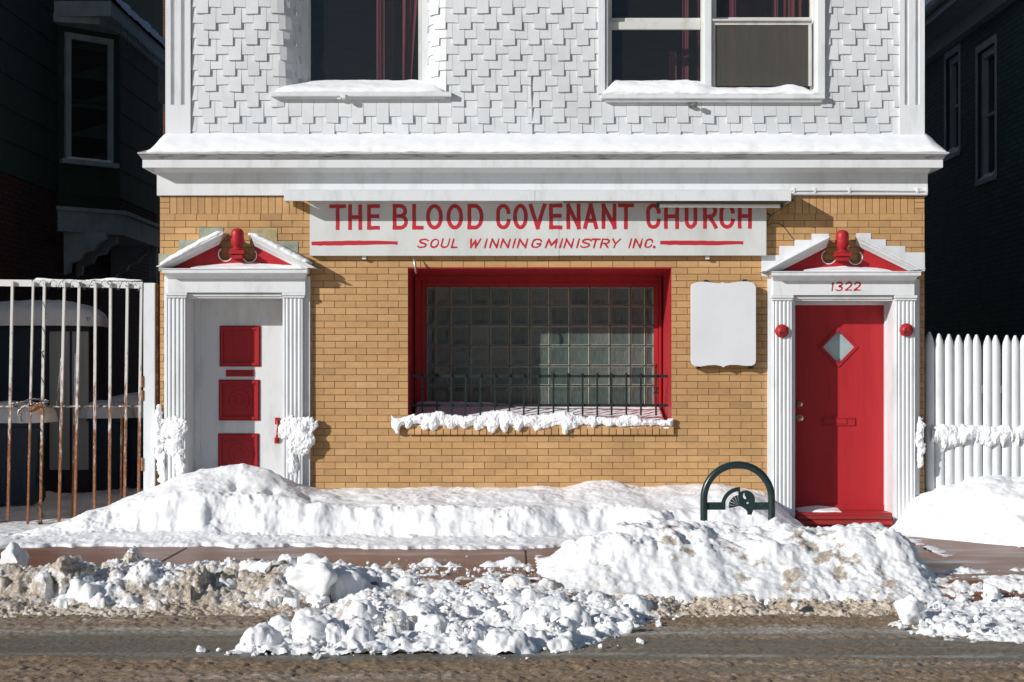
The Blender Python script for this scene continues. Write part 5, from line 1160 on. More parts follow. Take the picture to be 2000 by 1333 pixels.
def rpile(x, y):
    H = np.interp(x, [3.7, 3.84, 4.0, 4.25, 4.5, 4.9, 5.3, 6.3], [-.03, .13, .35, .47, .53, .575, .54, .5]); df = np.interp(x, [3.75, 3.95, 4.4, 4.8, 5.3, 6.3], [.7, .95, 1.35, 1.75, 2.0, 2.1])
    d = -y*(1+.06*fbm(x*2, y, None, 3, 51)); t = d/df
    z = np.interp(t, [-.3, 0, .18, .45, .75, .93, 1.0, 1.06], [.82, .88, 1.0, .80, .36, .10, .02, -.09])*H
    return z+.03*fbm(x*3.5, y*3.5, None, 4, 52)*sstep(.03, .15, z)
o = heightfield('snow_bank', 3.66, 6.25, -2.4, .14, .0125, rpile, M['snow'], rough=.011, rscale=8, floor=0.0, seed=53, octv=6)
tag(o, 'clean white snow heap against the foot of the picket fence', 'snow bank')
def spots(px_list): return [(G_(a, b, .25)[0], c) for a, b, c in px_list]
def kerbpile(x, y):
    H = np.interp(x, [-.1, .12, .24, .42, .6, .8, 1.2, 1.6, 2.0, 2.25, 2.6, 2.95, 3.08, 3.2, 3.3, 3.42], [-.12, -.08, .03, .17, .26, .34, .37, .325, .30, .315, .34, .33, .26, .10, -.06, -.15])
    ym = y+.05*fbm(x*1.8, y*1.0, None, 3, 61)+.03*fbm(x*6, y*3, None, 3, 62)
    k = np.interp(-ym, [2.35, 2.5, 2.8, 3.1, 3.4, 3.62, 3.85, 4.05, 4.2, 4.32, 4.4], [-.08, 0, .62, 1.0, .98, .84, .58, .36, .20, .02, -.2])
    g0 = .15*sstep(3.5, 4.1, -ym)
    z = np.where(H > 0, k*(H+g0)-g0, H-g0)
    m = sstep(.05, .2, z)*(.25+.75*(1-sstep(3.72, 3.86, -ym))); w = np.abs(fbm(x*3.2, y*3.2, None, 3, 63))
    h1, e1 = voro(x, y, 2.6, 69); return z+m*(.05*fbm(x*1.7, y*2.6, None, 4, 64)+.04*(w-.3)+.085*(h1-.5)*sstep(0, .45, e1)+.12*(rubble(x, y, 168, .05, .06, .05)-.03))
KD = [(1325, 1050, .10), (1300, 1065, .07), (1435, 1085, .09), (1560, 1052, .06), (1600, 1062, .08), (1640, 1085, .09), (1655, 1105, .09), (1620, 1108, .07), (1530, 1130, .07), (1560, 1132, .08), (1445, 1122, .06), (1725, 1130, .08), (1345, 1090, .05), (1180, 1110, .06), (1720, 1150, .06), (1480, 1095, .05)]
def kdirt(x, y, z):
    px_ = CX+x/(D+y)*S*D; py_ = HY+(ZE-z)/(D+y)*S*D; d = 0
    for a, b, r_ in KD: d = d+.98*np.exp(-(((px_-a+(py_-b)*-.5)/(r_*300))**2+((py_-b)/(r_*420))**2))
    low = (1-sstep(-.09, .06, z))*.42*(y < -3.6)
    d = d*np.clip(.5+1.5*fbm(x*13, y*13, z*13, 4, 68), 0, 1.25)
    return np.clip(d+low+.32*np.maximum(fbm(x*5, y*5, z*5, 4, 66), 0)*(y < -3.2), 0, 1)
o = heightfield('snow_bank', -.1, 3.45, -4.5, -2.3, .0105, kerbpile, M['snow_dirty'], rough=.012, rscale=11, fine=.006, fscale=36, floor=lambda x, y: -.16+.15*sstep(-4.1, -3.7, y), dirt=kdirt, seed=67, octv=6)
tag(o, 'big dirt-flecked snow bank along the kerb in front of the bike rack', 'snow bank')

# plough heap left: knobbly brown and white snow
rg = np.random.RandomState(3)
def plough_items(n, x0, x1, y0, y1, rlo, rhi, zb):
    out = []
    for _ in range(n):
        r_ = rlo+(rhi-rlo)*rg.rand()**2.2; out.append((rg.uniform(x0, x1), rg.uniform(y0, y1), zb+rg.uniform(-.3, .25)*r_, r_, rg.uniform(.8, 1.5)))
    return out
itL = plough_items(170, -4.6, -2.1, -4.35, -3.55, .03, .13, -.01)+plough_items(60, -4.6, -1.4, -4.5, -4.1, .02, .07, -.09)
def lheap(x, y):
    base = np.interp(-y, [3.35, 3.5, 3.75, 4.05, 4.4, 4.6], [-.05, .0, .09, .07, -.10, -.2])*1.0
    base = base+.05*fbm(x*2.5, y*3, None, 4, 71); base = np.where(x > -1.75, base-(x+1.75)*.5, base)
    m = sstep(-.12, .0, base); return lumps(x, y, base, itL[::2], 72)+m*(rubble(x, y, 72, .03, .018, .012)-.02)+.016*fbm(x*18, y*18, None, 4, 73)
def ldirt(x, y, z): return np.clip(.72+.8*fbm(x*2.2, y*3.0, z*4, 4, 74)-.15*sstep(-2.2, -1.6, x), 0, 1)
o = heightfield('snow_bank', -4.8, -1.2, -4.62, -3.3, .0095, lheap, M['snow_dirty'], rough=.014, rscale=12, floor=lambda x, y: -.16+.15*sstep(-4.1, -3.7, y), dirt=ldirt, seed=75, octv=6)
tag(o, 'knobbly brown and white ploughed snow ridge along the kerb at the left', 'snow bank')
itW = plough_items(60, -1.75, -.75, -4.15, -3.45, .04, .14, .0)
def wheap(x, y):
    H = np.interp(x+.1*fbm(x*4, y*4, None, 3, 82), [-2.1, -1.95, -1.7, -1.5, -1.3, -1.0, -.8, -.68], [-.1, .08, .15, .15, .12, .07, .02, -.06])
    base = np.interp(-y, [3.2, 3.35, 3.6, 3.85, 4.1, 4.3], [-.3, .1, 1, .9, .1, -1])*np.maximum(H, .05)+np.minimum(H, 0)-.04+.04*fbm(x*4, y*4, None, 4, 78); base = np.where(-y > 3.95, base-.1*sstep(3.95, 4.2, -y), base)
    m = sstep(-.03, .08, base)*(1-sstep(-1.1, -.7, x)*.6); return lumps(x, y, base, [q for q in itW[::2] if q[2]+q[3] < np.interp(q[0], [-1.8, -1.2, -.7], [.2, .13, .03])], 79)+m*(rubble(x, y, 79, .04, .02, .012)-.02)
o = heightfield('snow_bank', -2.15, -.6, -4.4, -3.15, .0095, wheap, M['snow_dirty'], rough=.014, rscale=12, floor=lambda x, y: -.16+.15*sstep(-4.1, -3.7, y), dirt=lambda x, y, z: np.clip(.25*fbm(x*3, y*3, z*3, 3, 80), 0, 1), seed=81, octv=6)
tag(o, 'crumbly white snow heap on the kerb, left of the bare driveway gap', 'snow bank')
# brown slush ridge in the gutter
def ridge(x, y):
    yy = y+.06*fbm(x*1.1, y*0, None, 3, 91)
    h = np.interp(-yy, [3.95, 4.1, 4.3, 4.5, 4.68, 4.8], [-.05, .05, .085, .05, .012, -.03])
    return -.15+h*(.85+.5*fbm(x*2.3, y*2, None, 3, 92))+.017*np.maximum(fbm(x*40, y*40, None, 3, 93), -.5)+.012*fbm(x*12, y*14, None, 3, 96)*sstep(-.01, .03, h)
o = heightfield('slush', -4.8, 3.0, -5.0, -3.95, .0105, ridge, M['slush'], rough=.008, rscale=50, floor=-.15, dirt=lambda x, y, z: np.clip(.45+.6*fbm(x*4, y*4, None, 3, 94), 0, 1), seed=95, octv=3)
tag(o, 'tan granular slush strewn along the gutter between the snow banks and the road', 'slush', kind='stuff')

# white rubble spilled across the gutter into the road
SP = [G_(a, b, -.12) for a, b in ((432, 1268), (520, 1225), (600, 1195), (640, 1168), (740, 1148), (900, 1140), (1040, 1122), (1120, 1120), (1230, 1165), (1310, 1205), (1215, 1235), (1120, 1262), (960, 1278), (720, 1282), (560, 1276))]
def inside(x, y, poly):
    c = np.zeros(np.shape(x), bool); j = len(poly)-1
    for i in range(len(poly)):
        xi, yi = poly[i]; xj, yj = poly[j]; c ^= ((yi > y) != (yj > y)) & (x < (xj-xi)*(y-yi)/(yj-yi+1e-12)+xi); j = i
    return c
def edge_dist(x, y, poly):
    d = np.full(np.shape(x), 9.0)
    for (ax, ay), (bx_, by_) in zip(poly, poly[1:]+poly[:1]):
        ex_, ey_ = bx_-ax, by_-ay; t = np.clip(((x-ax)*ex_+(y-ay)*ey_)/(ex_*ex_+ey_*ey_), 0, 1); d = np.minimum(d, np.hypot(x-ax-t*ex_, y-ay-t*ey_))
    return np.where(inside(x, y, poly), d, -d)
rg = np.random.RandomState(8); itC = []
while len(itC) < 420:
    x_, y_ = rg.uniform(-2.4, 1.4), rg.uniform(-6.1, -3.7); e = float(edge_dist(np.array([x_]), np.array([y_]), SP)[0])
    if e < .02: continue
    r_ = (.025+.115*rg.rand()**2.3)*(1 if e > .12 else .55); itC.append((x_, y_, -.15+min(.11, e*.22)*rg.uniform(.4, 1.0), r_, rg.uniform(.8, 1.4)))
def spill(x, y):
    e = edge_dist(x, y, SP)+.06*fbm(x*5, y*5, None, 3, 101); back = sstep(-5.4, -4.3, y)
    base = -.17+np.minimum(np.maximum(e, -.2)*.32, .06+.07*back)+.03*fbm(x*6, y*6, None, 4, 102)*sstep(0, .15, e)
    m = sstep(-.02, .14, e)
    return lumps(x, y, base, itC[:150], 103)+m*(rubble(x, y, 103, .022, .010, .009)-.014)
o = heightfield('snow_rubble', -2.5, 1.5, -6.2, -3.7, .0105, spill, M['snow_dirty'], rough=.009, rscale=16, floor=lambda x, y: -.165+.15*sstep(-4.1, -3.7, y), dirt=lambda x, y, z: np.clip(.10+.75*fbm(x*2.5, y*2.5, z*2, 3, 104)-.1, 0, .8), seed=105, octv=6)
tag(o, 'spill of crumbled white snow reaching from the driveway gap into the road', 'snow rubble')
SR = [G_(a, b, -.12) for a, b in ((1735, 1215), (1780, 1165), (1850, 1150), (1930, 1140), (2040, 1135), (2120, 1200), (2080, 1250), (1900, 1248), (1790, 1238))]
itR = []
while len(itR) < 90:
    x_, y_ = rg.uniform(2.4, 4.4), rg.uniform(-5.7, -3.7); e = float(edge_dist(np.array([x_]), np.array([y_]), SR)[0])
    if e > .03: r_ = .02+.09*rg.rand()**2.5; itR.append((x_, y_, -.15+min(.08, e*.25)*rg.uniform(.3, 1), r_, rg.uniform(.8, 1.4)))
def spillr(x, y):
    e = edge_dist(x, y, SR)+.05*fbm(x*5, y*5, None, 3, 111); m = sstep(-.02, .14, e)
    return -.17+np.minimum(np.maximum(e, -.2)*.35, .07)+.03*fbm(x*4, y*4, None, 3, 112)*sstep(0, .15, e)+m*(rubble(x, y, 113, .025, .011, .009)-.015)
o = heightfield('snow_rubble', 2.3, 4.6, -5.8, -3.6, .0115, spillr, M['snow_dirty'], rough=.011, rscale=16, floor=lambda x, y: -.165+.15*sstep(-4.1, -3.7, y), dirt=lambda x, y, z: np.clip(.05+.6*fbm(x*2.5, y*6, z*2, 3, 114), 0, .8), seed=115, octv=6)
tag(o, 'low spill of broken white snow in the gutter at the lower right', 'snow rubble')
# trampled snow left lying across the driveway gap and at the right end of the pavement
def patch(x, y):
    m = np.maximum(np.exp(-((y+3.02)/.13)**2)*sstep(-1.35, -.9, x)*(1-sstep(.0, .5, x)), .6*np.exp(-((y+3.55)/.10)**2)*sstep(-1.1, -.5, x)*(1-sstep(.2, .5, x)))
    m = np.maximum(m, .8*np.exp(-((y+3.35-.2*(x-3.9))/.12)**2)*sstep(3.0, 3.4, x)); m = np.maximum(m, .55*sstep(-3.5, -3.85, y)*sstep(-1.2, -.6, x)*(1-sstep(.3, .6, x)))
    m = np.maximum(m, .62*sstep(-3.4, -3.8, y)*sstep(2.9, 3.2, x)); base = -.012-.15*sstep(-3.87, -4.36, y)
    return base-.02+m*(.04+.05*fbm(x*6, y*9, None, 4, 121))
o = heightfield('trampled_snow', -1.6, 4.6, -4.4, -2.6, .0115, patch, M['snow_dirty'], rough=.010, rscale=20, floor=lambda x, y: -.002-.155*sstep(-3.87, -4.36, y), dirt=lambda x, y, z: np.clip(.35+.6*fbm(x*3, y*5, None, 3, 122), 0, .85), seed=123, octv=5)
tag(o, 'thin trampled snow and slush lying on the wet pavement', 'snow', kind='stuff')
def yard(x, y):
    z = .05+.07*fbm(x*1.1, y*.9, None, 4, 131)+.12*sstep(1, 4, y)+.16*np.exp(-(((x+5.35)/.4)**2+((y-.7)/.5)**2))+.012*fbm(x*9-y*4, y*2+x*9, None, 3, 132)*sstep(-4.8, -4.0, x)
    t = sstep(.3, 1.5, y); return bank(x, y*0+.3)*(1-t)+z*t-.004
tag(heightfield('yard_snow', -6.6, -3.5, .3, 14, .03, yard, M['snow'], rough=.012, rscale=6, seed=133), kind='structure')

# ------------------------------------------------------------------ lumps of snow one can pick up
rg = np.random.RandomState(77); CH = []
for k in range(9):
    V, F = chunk_verts(200+k, 4, .24, 9); o = np_mesh('snow_chunk', V, F, M['snow_dirty'], None, {'dirt': np.clip(.05+.35*fbm(V[:, 0]*1.5+k, V[:, 1]*1.5, V[:, 2]*1.5, 3, k), 0, .6)}); CH.append(o.data); bpy.data.objects.remove(o)
CB = []
for k in range(5):
    V, F = chunk_verts(300+k, 5, .30, 7); o = np_mesh('snow_boulder', V, F, M['snow_dirty'], None, {'dirt': np.clip(.62+.85*fbm(V[:, 0]*1.3+k, V[:, 1]*1.3, V[:, 2]*1.3, 4, k+9)+.3*V[:, 2], 0, 1)}); CB.append(o.data); bpy.data.objects.remove(o)
def place_chunk(name, me, x, y, z, r, lab, grp, sq=(1, 1, .8)):
    o = bpy.data.objects.new(name, me); COL.objects.link(o); o.location = (x, y, z); o.scale = (r*sq[0], r*sq[1], r*sq[2]); o.rotation_euler = (rg.uniform(-.4, .4), rg.uniform(-.4, .4), rg.uniform(0, 6.28)); return tag(o, lab, 'snow lump', grp)
def at_base(px_, py_, r, z):                                # lump whose foot shows at this row
    x_, y_ = G_(px_, py_, z); return x_, y_+r*.6, z+r*.45
for i, (a, b, r_, z_, dirty, lab) in enumerate(((132, 1146, .185, .0, 1, 'largest brown-topped snow boulder in the left ridge'), (255, 1116, .135, .04, 1, 'tall brown snow boulder standing highest on the left ridge'), (72, 1160, .12, -.06, 1, 'round dirty snow boulder at the foot of the left ridge, left of the largest one'),
    (388, 1156, .135, -.04, 1, 'smooth tan snow boulder right of centre in the left ridge'), (330, 1155, .12, -.06, 1, 'flecked snow boulder beside the smooth tan one'), (488, 1148, .17, -.04, 2, 'white snow boulder with a dark brown right face, on the kerb'),
    (618, 1162, .20, -.05, 2, 'biggest white snow block, with tan right edge, on the kerb heap'), (25, 1112, .13, .02, 2, 'pale snow boulder at the far left end of the ridge'), (440, 1165, .09, -.08, 2, 'small pale boulder at the foot of the kerb heap, left of the big white block'), (1782, 1216, .155, -.13, 2, 'white snow boulder with a brown stain at the right end of the kerb bank'),
    (615, 1268, .14, -.15, 0, 'round white snow boulder at the left tip of the road spill'), (1945, 1176, .10, -.10, 0, 'white snow ball on top of the gutter spill at far right'), (1865, 1240, .085, -.15, 0, 'white snow ball low in the gutter spill at right'))):
    x_, y_, zz_ = at_base(a, b, r_, z_); place_chunk('snow_boulder', CB[i % 5] if dirty == 1 else (CB[(i+2) % 5] if dirty == 2 and i in (5,) else CH[i % 9]), x_, y_, zz_, r_, lab, 'snow boulders thrown up along the street', (1.05, .9, .88))
LB = 'loose white snow lump in the spill in the middle of the road edge'
for a, b, r_ in ((795, 1235, .11), (755, 1222, .07), (870, 1218, .075), (680, 1225, .07), (965, 1270, .05), (860, 1268, .045), (1145, 1250, .065), (1218, 1238, .062), (1250, 1258, .032), (1175, 1268, .022), (728, 1280, .024), (755, 1280, .03), (390, 1275, .036), (662, 1282, .014), (505, 1268, .03),
    (560, 1255, .05), (920, 1205, .085), (1000, 1212, .08), (1075, 1200, .075), (1130, 1190, .07), (830, 1180, .07), (730, 1190, .06), (690, 1175, .07), (980, 1165, .07), (1050, 1140, .08), (1040, 1225, .05), (1090, 1235, .04), (910, 1245, .05), (620, 1190, .05), (645, 1205, .04), (700, 1260, .035), (780, 1262, .03), (1010, 1255, .035), (890, 1258, .03)):
    x_, y_, zz_ = at_base(a, b, r_, -.13 if b < 1235 else -.15); place_chunk('snow_chunk', CH[rg.randint(9)], x_, y_, zz_, r_, LB, 'snow lumps in the road spill')
LS = 'small white snow ball lying on the tan slush below the kerb banks'
for a, b, r_ in ((262, 1192, .034), (217, 1180, .022), (540, 1180, .04), (470, 1180, .03), (1556, 1190, .035), (1500, 1182, .03), (1480, 1178, .035), (1612, 1180, .028), (1430, 1190, .02), (1655, 1172, .04), (1290, 1185, .03), (1330, 1178, .02)):
    x_, y_, zz_ = at_base(a, b, r_, -.10); place_chunk('snow_chunk', CH[rg.randint(9)], x_, y_, zz_, r_, LS, 'snow balls on the gutter slush')
LR = 'white snow lump in the gutter spill at the lower right corner'
for a, b, r_ in ((1835, 1190, .05), (1880, 1182, .06), (1910, 1200, .045), (1985, 1190, .07), (1820, 1225, .04), (1930, 1225, .05), (1975, 1235, .05), (1760, 1228, .03), (1850, 1215, .05)):
    x_, y_, zz_ = at_base(a, b, r_, -.13); place_chunk('snow_chunk', CH[rg.randint(9)], x_, y_, zz_, r_, LR, 'snow lumps in the right gutter spill')
# crumbs nobody could count
def crumbs(name, n, sampler, mat, lab, dirt, sub=2):
    V0, F0 = ico(sub); m_ = len(V0); c = np.array([sampler() for _ in range(n)]); r_ = np.random.RandomState(len(name))
    W = V0[None]*(1+.35*r_.uniform(-1, 1, (n, m_, 1)))*c[:, None, 3:4]*np.array([1, 1, .8])+c[:, None, :3]; F = (F0[None]+(np.arange(n)*m_)[:, None, None]).reshape(-1, 3)
    tag(np_mesh(name, W.reshape(-1, 3), F, mat, None, {'dirt': np.repeat(np.clip(dirt+.3*r_.randn(n), 0, 1), m_)}, smooth=False), lab, 'snow crumbs', kind='stuff')
def s_white():
    while True:
        k = rg.rand()
        if k < .72: x_, y_ = rg.uniform(-2.6, 1.7), rg.uniform(-6.35, -3.5); e = float(edge_dist(np.array([x_]), np.array([y_]), SP)[0]); z0 = -.15+(np.clip(e*.3, 0, .12))
        elif k < .86: x_, y_ = rg.uniform(2.3, 4.4), rg.uniform(-5.7, -3.6); e = float(edge_dist(np.array([x_]), np.array([y_]), SR)[0]); z0 = -.15+(np.clip(e*.3, 0, .1))
        else: x_, y_ = rg.uniform(-1.3, .5), rg.normal(-3.35, .28); e = .3; z0 = .006 if y_ > -4 else -.14
        if rg.rand() < math.exp(min(0, e)*14): break
    r_ = .003+.022*rg.rand()**3.4; return (x_, y_, z0+r_*.4, r_)
crumbs('snow_crumbs', 1250, s_white, M['snow_dirty'], 'scattered white snow crumbs round the road spill and driveway gap', .08)
def s_brown():
    x_ = rg.uniform(-4.6, 3.0); y_ = -4.4-abs(rg.normal(0, .22)) if rg.rand() < .75 else -4.0-rg.rand()*.5
    r_ = .003+.009*rg.rand()**2.5; return (x_, y_, -.148+.08*max(0, 1-abs(y_+4.3)/.35)+r_*.4, r_)
crumbs('slush_crumbs', 650, s_brown, M['slush'], 'tan frozen slush crumbs scattered along the gutter', .6)

# ================================================================== SNOW LYING ON THINGS
def ledge(name, x0, x1, prof, lab, dx=.02, rough=.008, seed=0, wob=.006, taper=.05, parent=None, cat='snow', mat='snow', hfun=None):
    """snow draped along x with the cross-section prof [(y, z)...], front foot to back; tapers to nothing at both ends"""
    nx = max(8, int((x1-x0)/dx)); L_ = [0]
    P_ = smooth_path([(p[0], p[1], 0) for p in prof], 5); m_ = len(P_); xs = np.linspace(x0, x1, nx); zb = min(p[1] for p in prof[:1])
    pr = np.array([(p.x, p.y) for p in P_]); V = np.zeros((nx, m_, 3))
    e = np.clip(np.minimum(xs-x0, x1-xs)/max(taper, 1e-4), 0, 1)**.5; hh = 1+.05*fbm(xs*1.1, xs*0, None, 4, seed); hh = hh*(hfun(xs) if hfun else 1)
    lin = np.interp(pr[:, 0], [pr[0, 0], pr[-1, 0]], [pr[0, 1], min(pr[-1, 1], pr[0, 1]+.02)])
    for j in range(m_):
        V[:, j, 0] = xs; V[:, j, 1] = pr[j, 0]+wob*fbm(xs*7, xs*0+j*.2, None, 4, seed+2)*(1 if j < m_*.6 else 0); V[:, j, 2] = lin[j]+(pr[j, 1]-lin[j])*e*hh
    du = np.gradient(V, axis=0); dv = np.gradient(V, axis=1); n = np.cross(dv, du); n /= np.linalg.norm(n, axis=-1, keepdims=True)+1e-9
    if n[nx//2, m_//2, 2] < 0: n = -n
    V = V+n*(rough*fbm(V[..., 0]*7, V[..., 1]*14, V[..., 2]*14, 5, seed+4))[..., None]
    idx = np.arange(nx*m_).reshape(nx, m_); F = np.stack([idx[:-1, :-1], idx[1:, :-1], idx[1:, 1:], idx[:-1, 1:]], -1).reshape(-1, 4)
    o = np_mesh(name, V.reshape(-1, 3), F, M[mat], None, {'dirt': np.zeros(nx*m_)}); return tag(o, lab, cat) if lab else o
ledge('snow_layer', X(284, -.29), X(1853, -.29), [(-.296, zc0+.058), (-.307, zc0+.075), (-.285, zc0+.115), (-.22, zc0+.165), (-.1, 3.885), (.0, 3.945), (.02, 3.95)], 'long smooth white snow layer along the cornice between brick and shingles', rough=.0035, seed=3, wob=.005, taper=.16)
ledge('snow_layer', X(535, -.09), X(868, -.05), [(-.088, Z(180, -.09)), (-.085, Z(176, -.08)), (-.04, Z(170, -.04)), (.08, Z(163, .08)), (.2, Z(158, .2)), (.215, Z(158, .2))], 'white snow on the sill of the upper left window', seed=5, rough=.006, taper=.10)
ledge('snow_layer', X(1180, -.08), X(1596, -.03), [(-.094, Z(184, -.09)), (-.094, Z(178, -.09)), (-.06, Z(169, -.06)), (0, Z(162, 0)), (.06, Z(158.5, .06)), (.075, Z(158, .06))], 'white snow on the sill of the upper right window, lower along its right half', seed=7, rough=.008, taper=.12, hfun=lambda x: 1-.45*sstep(X(1360), X(1400), x)+.25*np.exp(-((x-X(1545))/.12)**2))
def slope_snow(name, pts, lab, seed, th=.035):              # snow on a raking cornice, from measured end points
    (a, b), (c, d) = pts; balls = []; n = 34
    for i in range(n):
        t = i/(n-1); k = math.sin(math.pi*min(1, max(.04, t)))**.4; q = P(a+(c-a)*t, b+(d-b)*t, -.24)
        for yy in (-.20, -.12, -.04): balls.append(((q[0], yy, q[2]+.0), (.05, .06, th*k)))
    return tag(blob(name, balls, M['snow'], voxel=.011, rough=.006, rscale=22, seed=seed), lab, 'snow')
slope_snow('snow_layer', ((318, 515), (432, 452)), 'snow on the left slope of the pediment over the white door', 1)
slope_snow('snow_layer', ((492, 457), (600, 513)), 'snow on the right slope of the pediment over the white door', 2, .03)
for (x0_, x1_, y0_, hh_, lab, sd_) in ((372, 590, 524.5, 10, 'low curved snow drift inside the pediment over the white door', 3), (1570, 1742, 530, 10, 'low curved snow drift inside the pediment over the red door', 4)):
    ledge('snow_layer', X(x0_, -.14), X(x1_, -.14), [(-.218, Z(y0_, -.22)-.002), (-.212, Z(y0_-2, -.22)), (-.15, Z(y0_-hh_*.55, -.15)), (-.075, Z(y0_-hh_, -.08)), (-.06, Z(y0_-hh_, -.06))], lab, seed=sd_, rough=.003, wob=.004, taper=.45, dx=.012)
# shop window sill: drift on the sill board and the ragged hanging lip
ledge('snow_layer', xa+.016, xb-.016, [(-.03, 1.0), (-.02, 1.03), (.1, 1.05), (.4, 1.10), (.7, 1.165), (YF, 1.205), (YF+.02, 1.205)], 'sloping snow drift on the deep red sill of the glass block window', seed=9, rough=.008, taper=.02, hfun=lambda x: 1.0+.25*(1-sstep(xa+.3, xa+1.3, x))-.05*sstep(xa+1.6, xb-.2, x))
def smear(name, px0, px1, py0, py1, Y, thick, mask, lab, seed, step=.55, yfun=None, rough=.0038):
    """snow plastered on an upright face; mask(px, py) is the depth inside its outline, in photo pixels"""
    a = np.arange(px0, px1, step); b = np.arange(py0, py1, step); gx, gy = np.meshgrid(a, b)
    wx = gx+1.6*fbm(gx*.11, gy*.11, None, 3, seed); wy = gy+1.6*fbm(gx*.11+7, gy*.11, None, 3, seed+1); m = mask(wx, wy)
    xw, zw = X(gx, Y), Z(gy, Y); t = thick*np.clip(m/11, 0, 1)**.5*(1+.30*fbm(xw*9, zw*9, None, 3, seed+2))
    h1, e1 = voro(xw, zw, 16, seed+3); t = t+(m > 0)*np.clip(m/4, 0, 1)*(.005*(h1-.4)*sstep(0, .5, e1)+rough*fbm(xw*26, zw*26, None, 4, seed+4)+.003*fbm(xw*70, zw*70, None, 2, seed+5))
    t = np.where(m > 0, np.maximum(t, .002), -.012); yb = yfun(gx) if yfun else Y
    V = np.stack([xw, yb-t, zw], -1).reshape(-1, 3); ny, nx = gx.shape; idx = np.arange(nx*ny).reshape(ny, nx)
    F = np.stack([idx[:-1, :-1], idx[1:, :-1], idx[1:, 1:], idx[:-1, 1:]], -1).reshape(-1, 4); keep = (t.ravel()[F] > 0).any(1); F = F[keep]
    used = np.unique(F); mp = np.zeros(len(V), int); mp[used] = np.arange(len(used))
    return tag(np_mesh(name, V[used], mp[F], M['snow'], None, {'dirt': np.zeros(len(used))}), lab, 'snow')
def n1(v, f, seed, o=4): return fbm(v*f, v*0, None, o, seed)
def lipmask(px_, py_):
    top_ = 810+5*np.sin(px_*.05)-5*np.exp(-((px_-1000)/70)**2)+7*sstep(1170, 1200, px_)+2*n1(px_, .05, 201)
    low = 833+4*n1(px_, .035, 202); low = np.where(px_ > 1190, 832+2*n1(px_, .08, 203), low)
    for dx_, dl, w_ in ((776, 17, 6), (797, 9, 6), (832, 12, 7), (846, 13, 7), (880, 10, 8), (905, 8, 7), (935, 12, 9), (962, 15, 9), (985, 14, 7), (1012, 14, 7), (1048, 12, 8), (1070, 8, 6), (1104, 19, 6), (1113, 10, 5), (1160, 8, 5)): low = np.maximum(low, 828+dl*(1.15-.5*((px_-dx_)/w_)**2))
    e = np.minimum(px_-764, 1315-px_)*.8; return np.minimum(np.minimum(py_-top_, low-py_), e)
smear('snow_layer', 758, 1320, 800, 856, -.036, .050, lipmask, 'ragged snow lip with drips hanging over the brick sill of the glass block window', 6, .5)
def ell(*es):
    def f(px_, py_):
        m = np.full(np.shape(px_), -9.0)
        for cx_, cy_, rx_, ry_ in es: m = np.maximum(m, (1-np.sqrt(((px_-cx_)/rx_)**2+((py_-cy_)/ry_)**2))*min(rx_, ry_))
        return m+3.2*fbm(px_*.10, py_*.10, None, 4, int(es[0][0]))+1.5
    return f
smear('snow_clump', 300, 375, 800, 945, -.084, .030, ell((341, 838, 23, 24), (338, 870, 16, 20), (351, 900, 8, 22)), 'snow clump stuck on the left pilaster of the white door', 4)
smear('snow_clump', 296, 326, 790, 945, -.004, .075, ell((313, 855, 11, 40), (310, 815, 7, 18), (317, 910, 8, 30)), 'snow strip plastered on the brick corner beside the gate post', 5, yfun=lambda p: -.004-.04*sstep(316, 324, p))
smear('snow_clump', 535, 622, 795, 945, -.084, .034, ell((575, 838, 30, 24), (587, 862, 24, 26), (600, 828, 18, 12), (572, 905, 9, 24)), 'snow clump stuck on the right pilaster of the white door', 16)
smear('snow_clump', 1783, 1812, 800, 920, -.044, .05, ell((1796, 850, 9, 30), (1797, 885, 7, 24)), 'thin snow clump on the right casing of the red door', 7)
def fencemask(px_, py_):
    top_ = 832+3.5*n1(px_, .05, 211); low = 864+8*n1(px_, .03, 212)+13*np.maximum(n1(px_, .07, 213), 0)+16*np.maximum(n1(px_, .16, 214)-.35, 0); return np.minimum(py_-top_, low-py_)
smear('snow_clump', 1818, 2195, 820, 912, YP-.038, .055, fencemask, 'ragged band of snow stuck along the middle of the white picket fence', 8, .6)
# gate rail, bins, cabinet, roofs, sills
ledge('snow_layer', X(66, .03), X(276, .03), [(YG0-.022, Z(549, YG0)), (YG0-.02, Z(547, YG0)), (YG0, Z(545.5, YG0)), (YG0+.02, Z(547, YG0))], 'thin crust of snow on the top rail of the rusty gate', seed=15, rough=.006, taper=.02, hfun=lambda x: 1+.6*np.sin(x*9))
def cap(name, cx_, cy_, z_, rx_, ry_, h_, lab, seed):
    def f(x, y):
        u, v_ = np.abs((x-cx_)/rx_), np.abs((y-cy_)/ry_); q = u**3.0+v_**3.4
        return np.where(q < 1, z_+h_*np.maximum(1-q, 0)**.42*(1+.06*fbm(x*2.5, y*2.5, None, 3, seed)), z_-.03)
    return tag(heightfield(name, cx_-rx_*1.02, cx_+rx_*1.02, cy_-ry_*1.02, cy_+ry_*1.02, .016, f, M['snow'], rough=.006, rscale=8, floor=z_-.01, seed=seed), lab, 'snow')
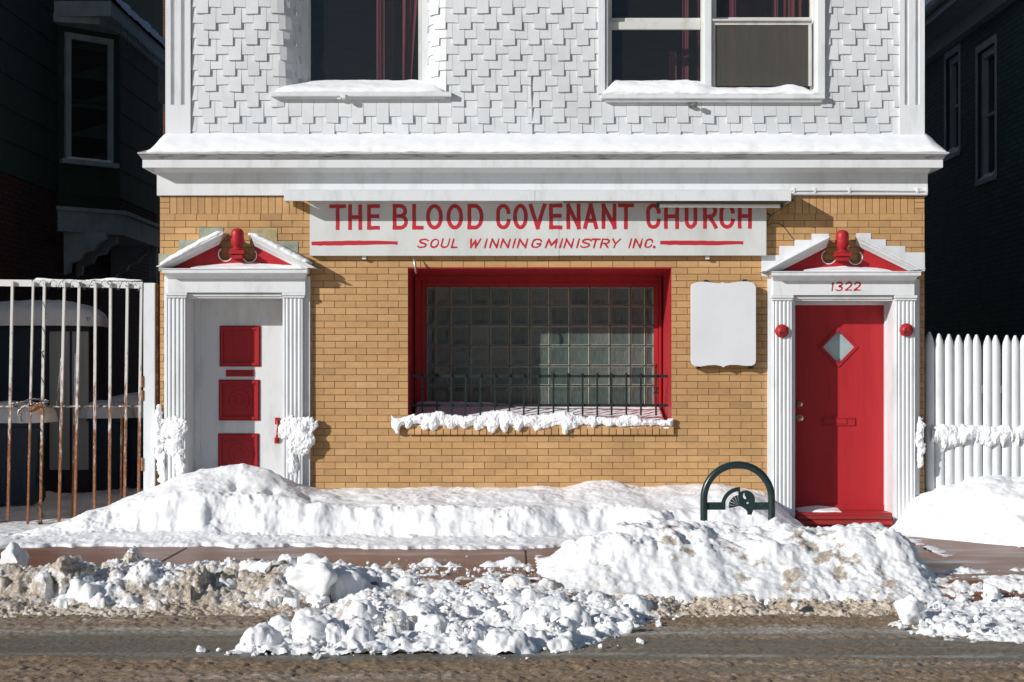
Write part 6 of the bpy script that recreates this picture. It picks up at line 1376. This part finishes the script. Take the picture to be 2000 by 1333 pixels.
cap('snow_layer', (X(-70, YC_)+X(174, YC_))/2, YC_+.37, Z(632, YC_), .84, .50, .27, 'thick rounded snow cap on top of the black cabinet', 21)
cap('snow_layer', X(32, 1.7), 1.72, 1.04, .40, .40, .20, 'snow cap on the blue bin behind the left bars of the gate', 22)
cap('snow_layer', X(205, 3.2), 3.3, 1.04, .36, .38, .18, 'snow cap on the blue bin beside the black cabinet', 23)
cap('snow_layer', X(262, 3.6), 3.6, 1.04, .36, .38, .26, 'snow cap on the blue bin nearest the gate post', 24)
o = heightfield('snow_layer', -6.75, ex+.06, ey0+.02, 14.3, .05, lambda x, y: np.where(x > ex+.02, 6.90, 6.93+.72*(ex-x)+.13+.02*fbm(x*3, y*2, None, 3, 141)), M['snow'], rough=.02, rscale=5, seed=142); tag(o, 'deep snow on the sloping bay roof of the dark house on the left', 'snow')
o = heightfield('snow_layer', 5.66, 9, .55, 18.4, .06, lambda x, y: 6.575+.8*(x-5.7)+.14*sstep(5.66, 5.78, x)+.05*fbm(x*1.5, y*1.1, None, 4, 143), M['snow'], rough=.03, rscale=4, seed=144); tag(o, 'snow on the roof edge of the dark house on the right', 'snow')
for i, (a, b, c, d) in enumerate(wins[:2]):
    o = heightfield('snow_layer', xr-.03, xr+.09, a+.01, b-.01, .012, lambda x, y: c+.002+.12*sstep(xr-.035, xr+.08, x)*(.8+.3*fbm(y*3, x, None, 3, 145+i)), M['snow'], rough=.006, rscale=9, seed=146)
    tag(o, ('snow on the sill of the nearer window of the dark right house', 'snow on the sill of the farther window of the dark right house')[i], 'snow')
mb_ = []
for k in range(14): s_ = .16+k*.05; q = wb+dv*s_+nv*.06; mb_.append(((q.x, q.y, wz0+.01), (.05, .05, .03)))
tag(blob('snow_layer', mb_, M['snow'], voxel=.014, rough=.006, seed=9), 'thin snow on the bay window sill of the dark house on the left', 'snow')
ledge('snow_layer', X(1556, .2), X(1640, .2), [(.08, z1), (.1, z1+.02), (.2, z1+.035), (.27, z1+.05), (.279, z1+.05)], 'thin wedge of snow on the left of the red door step', seed=25, rough=.004, taper=.3)
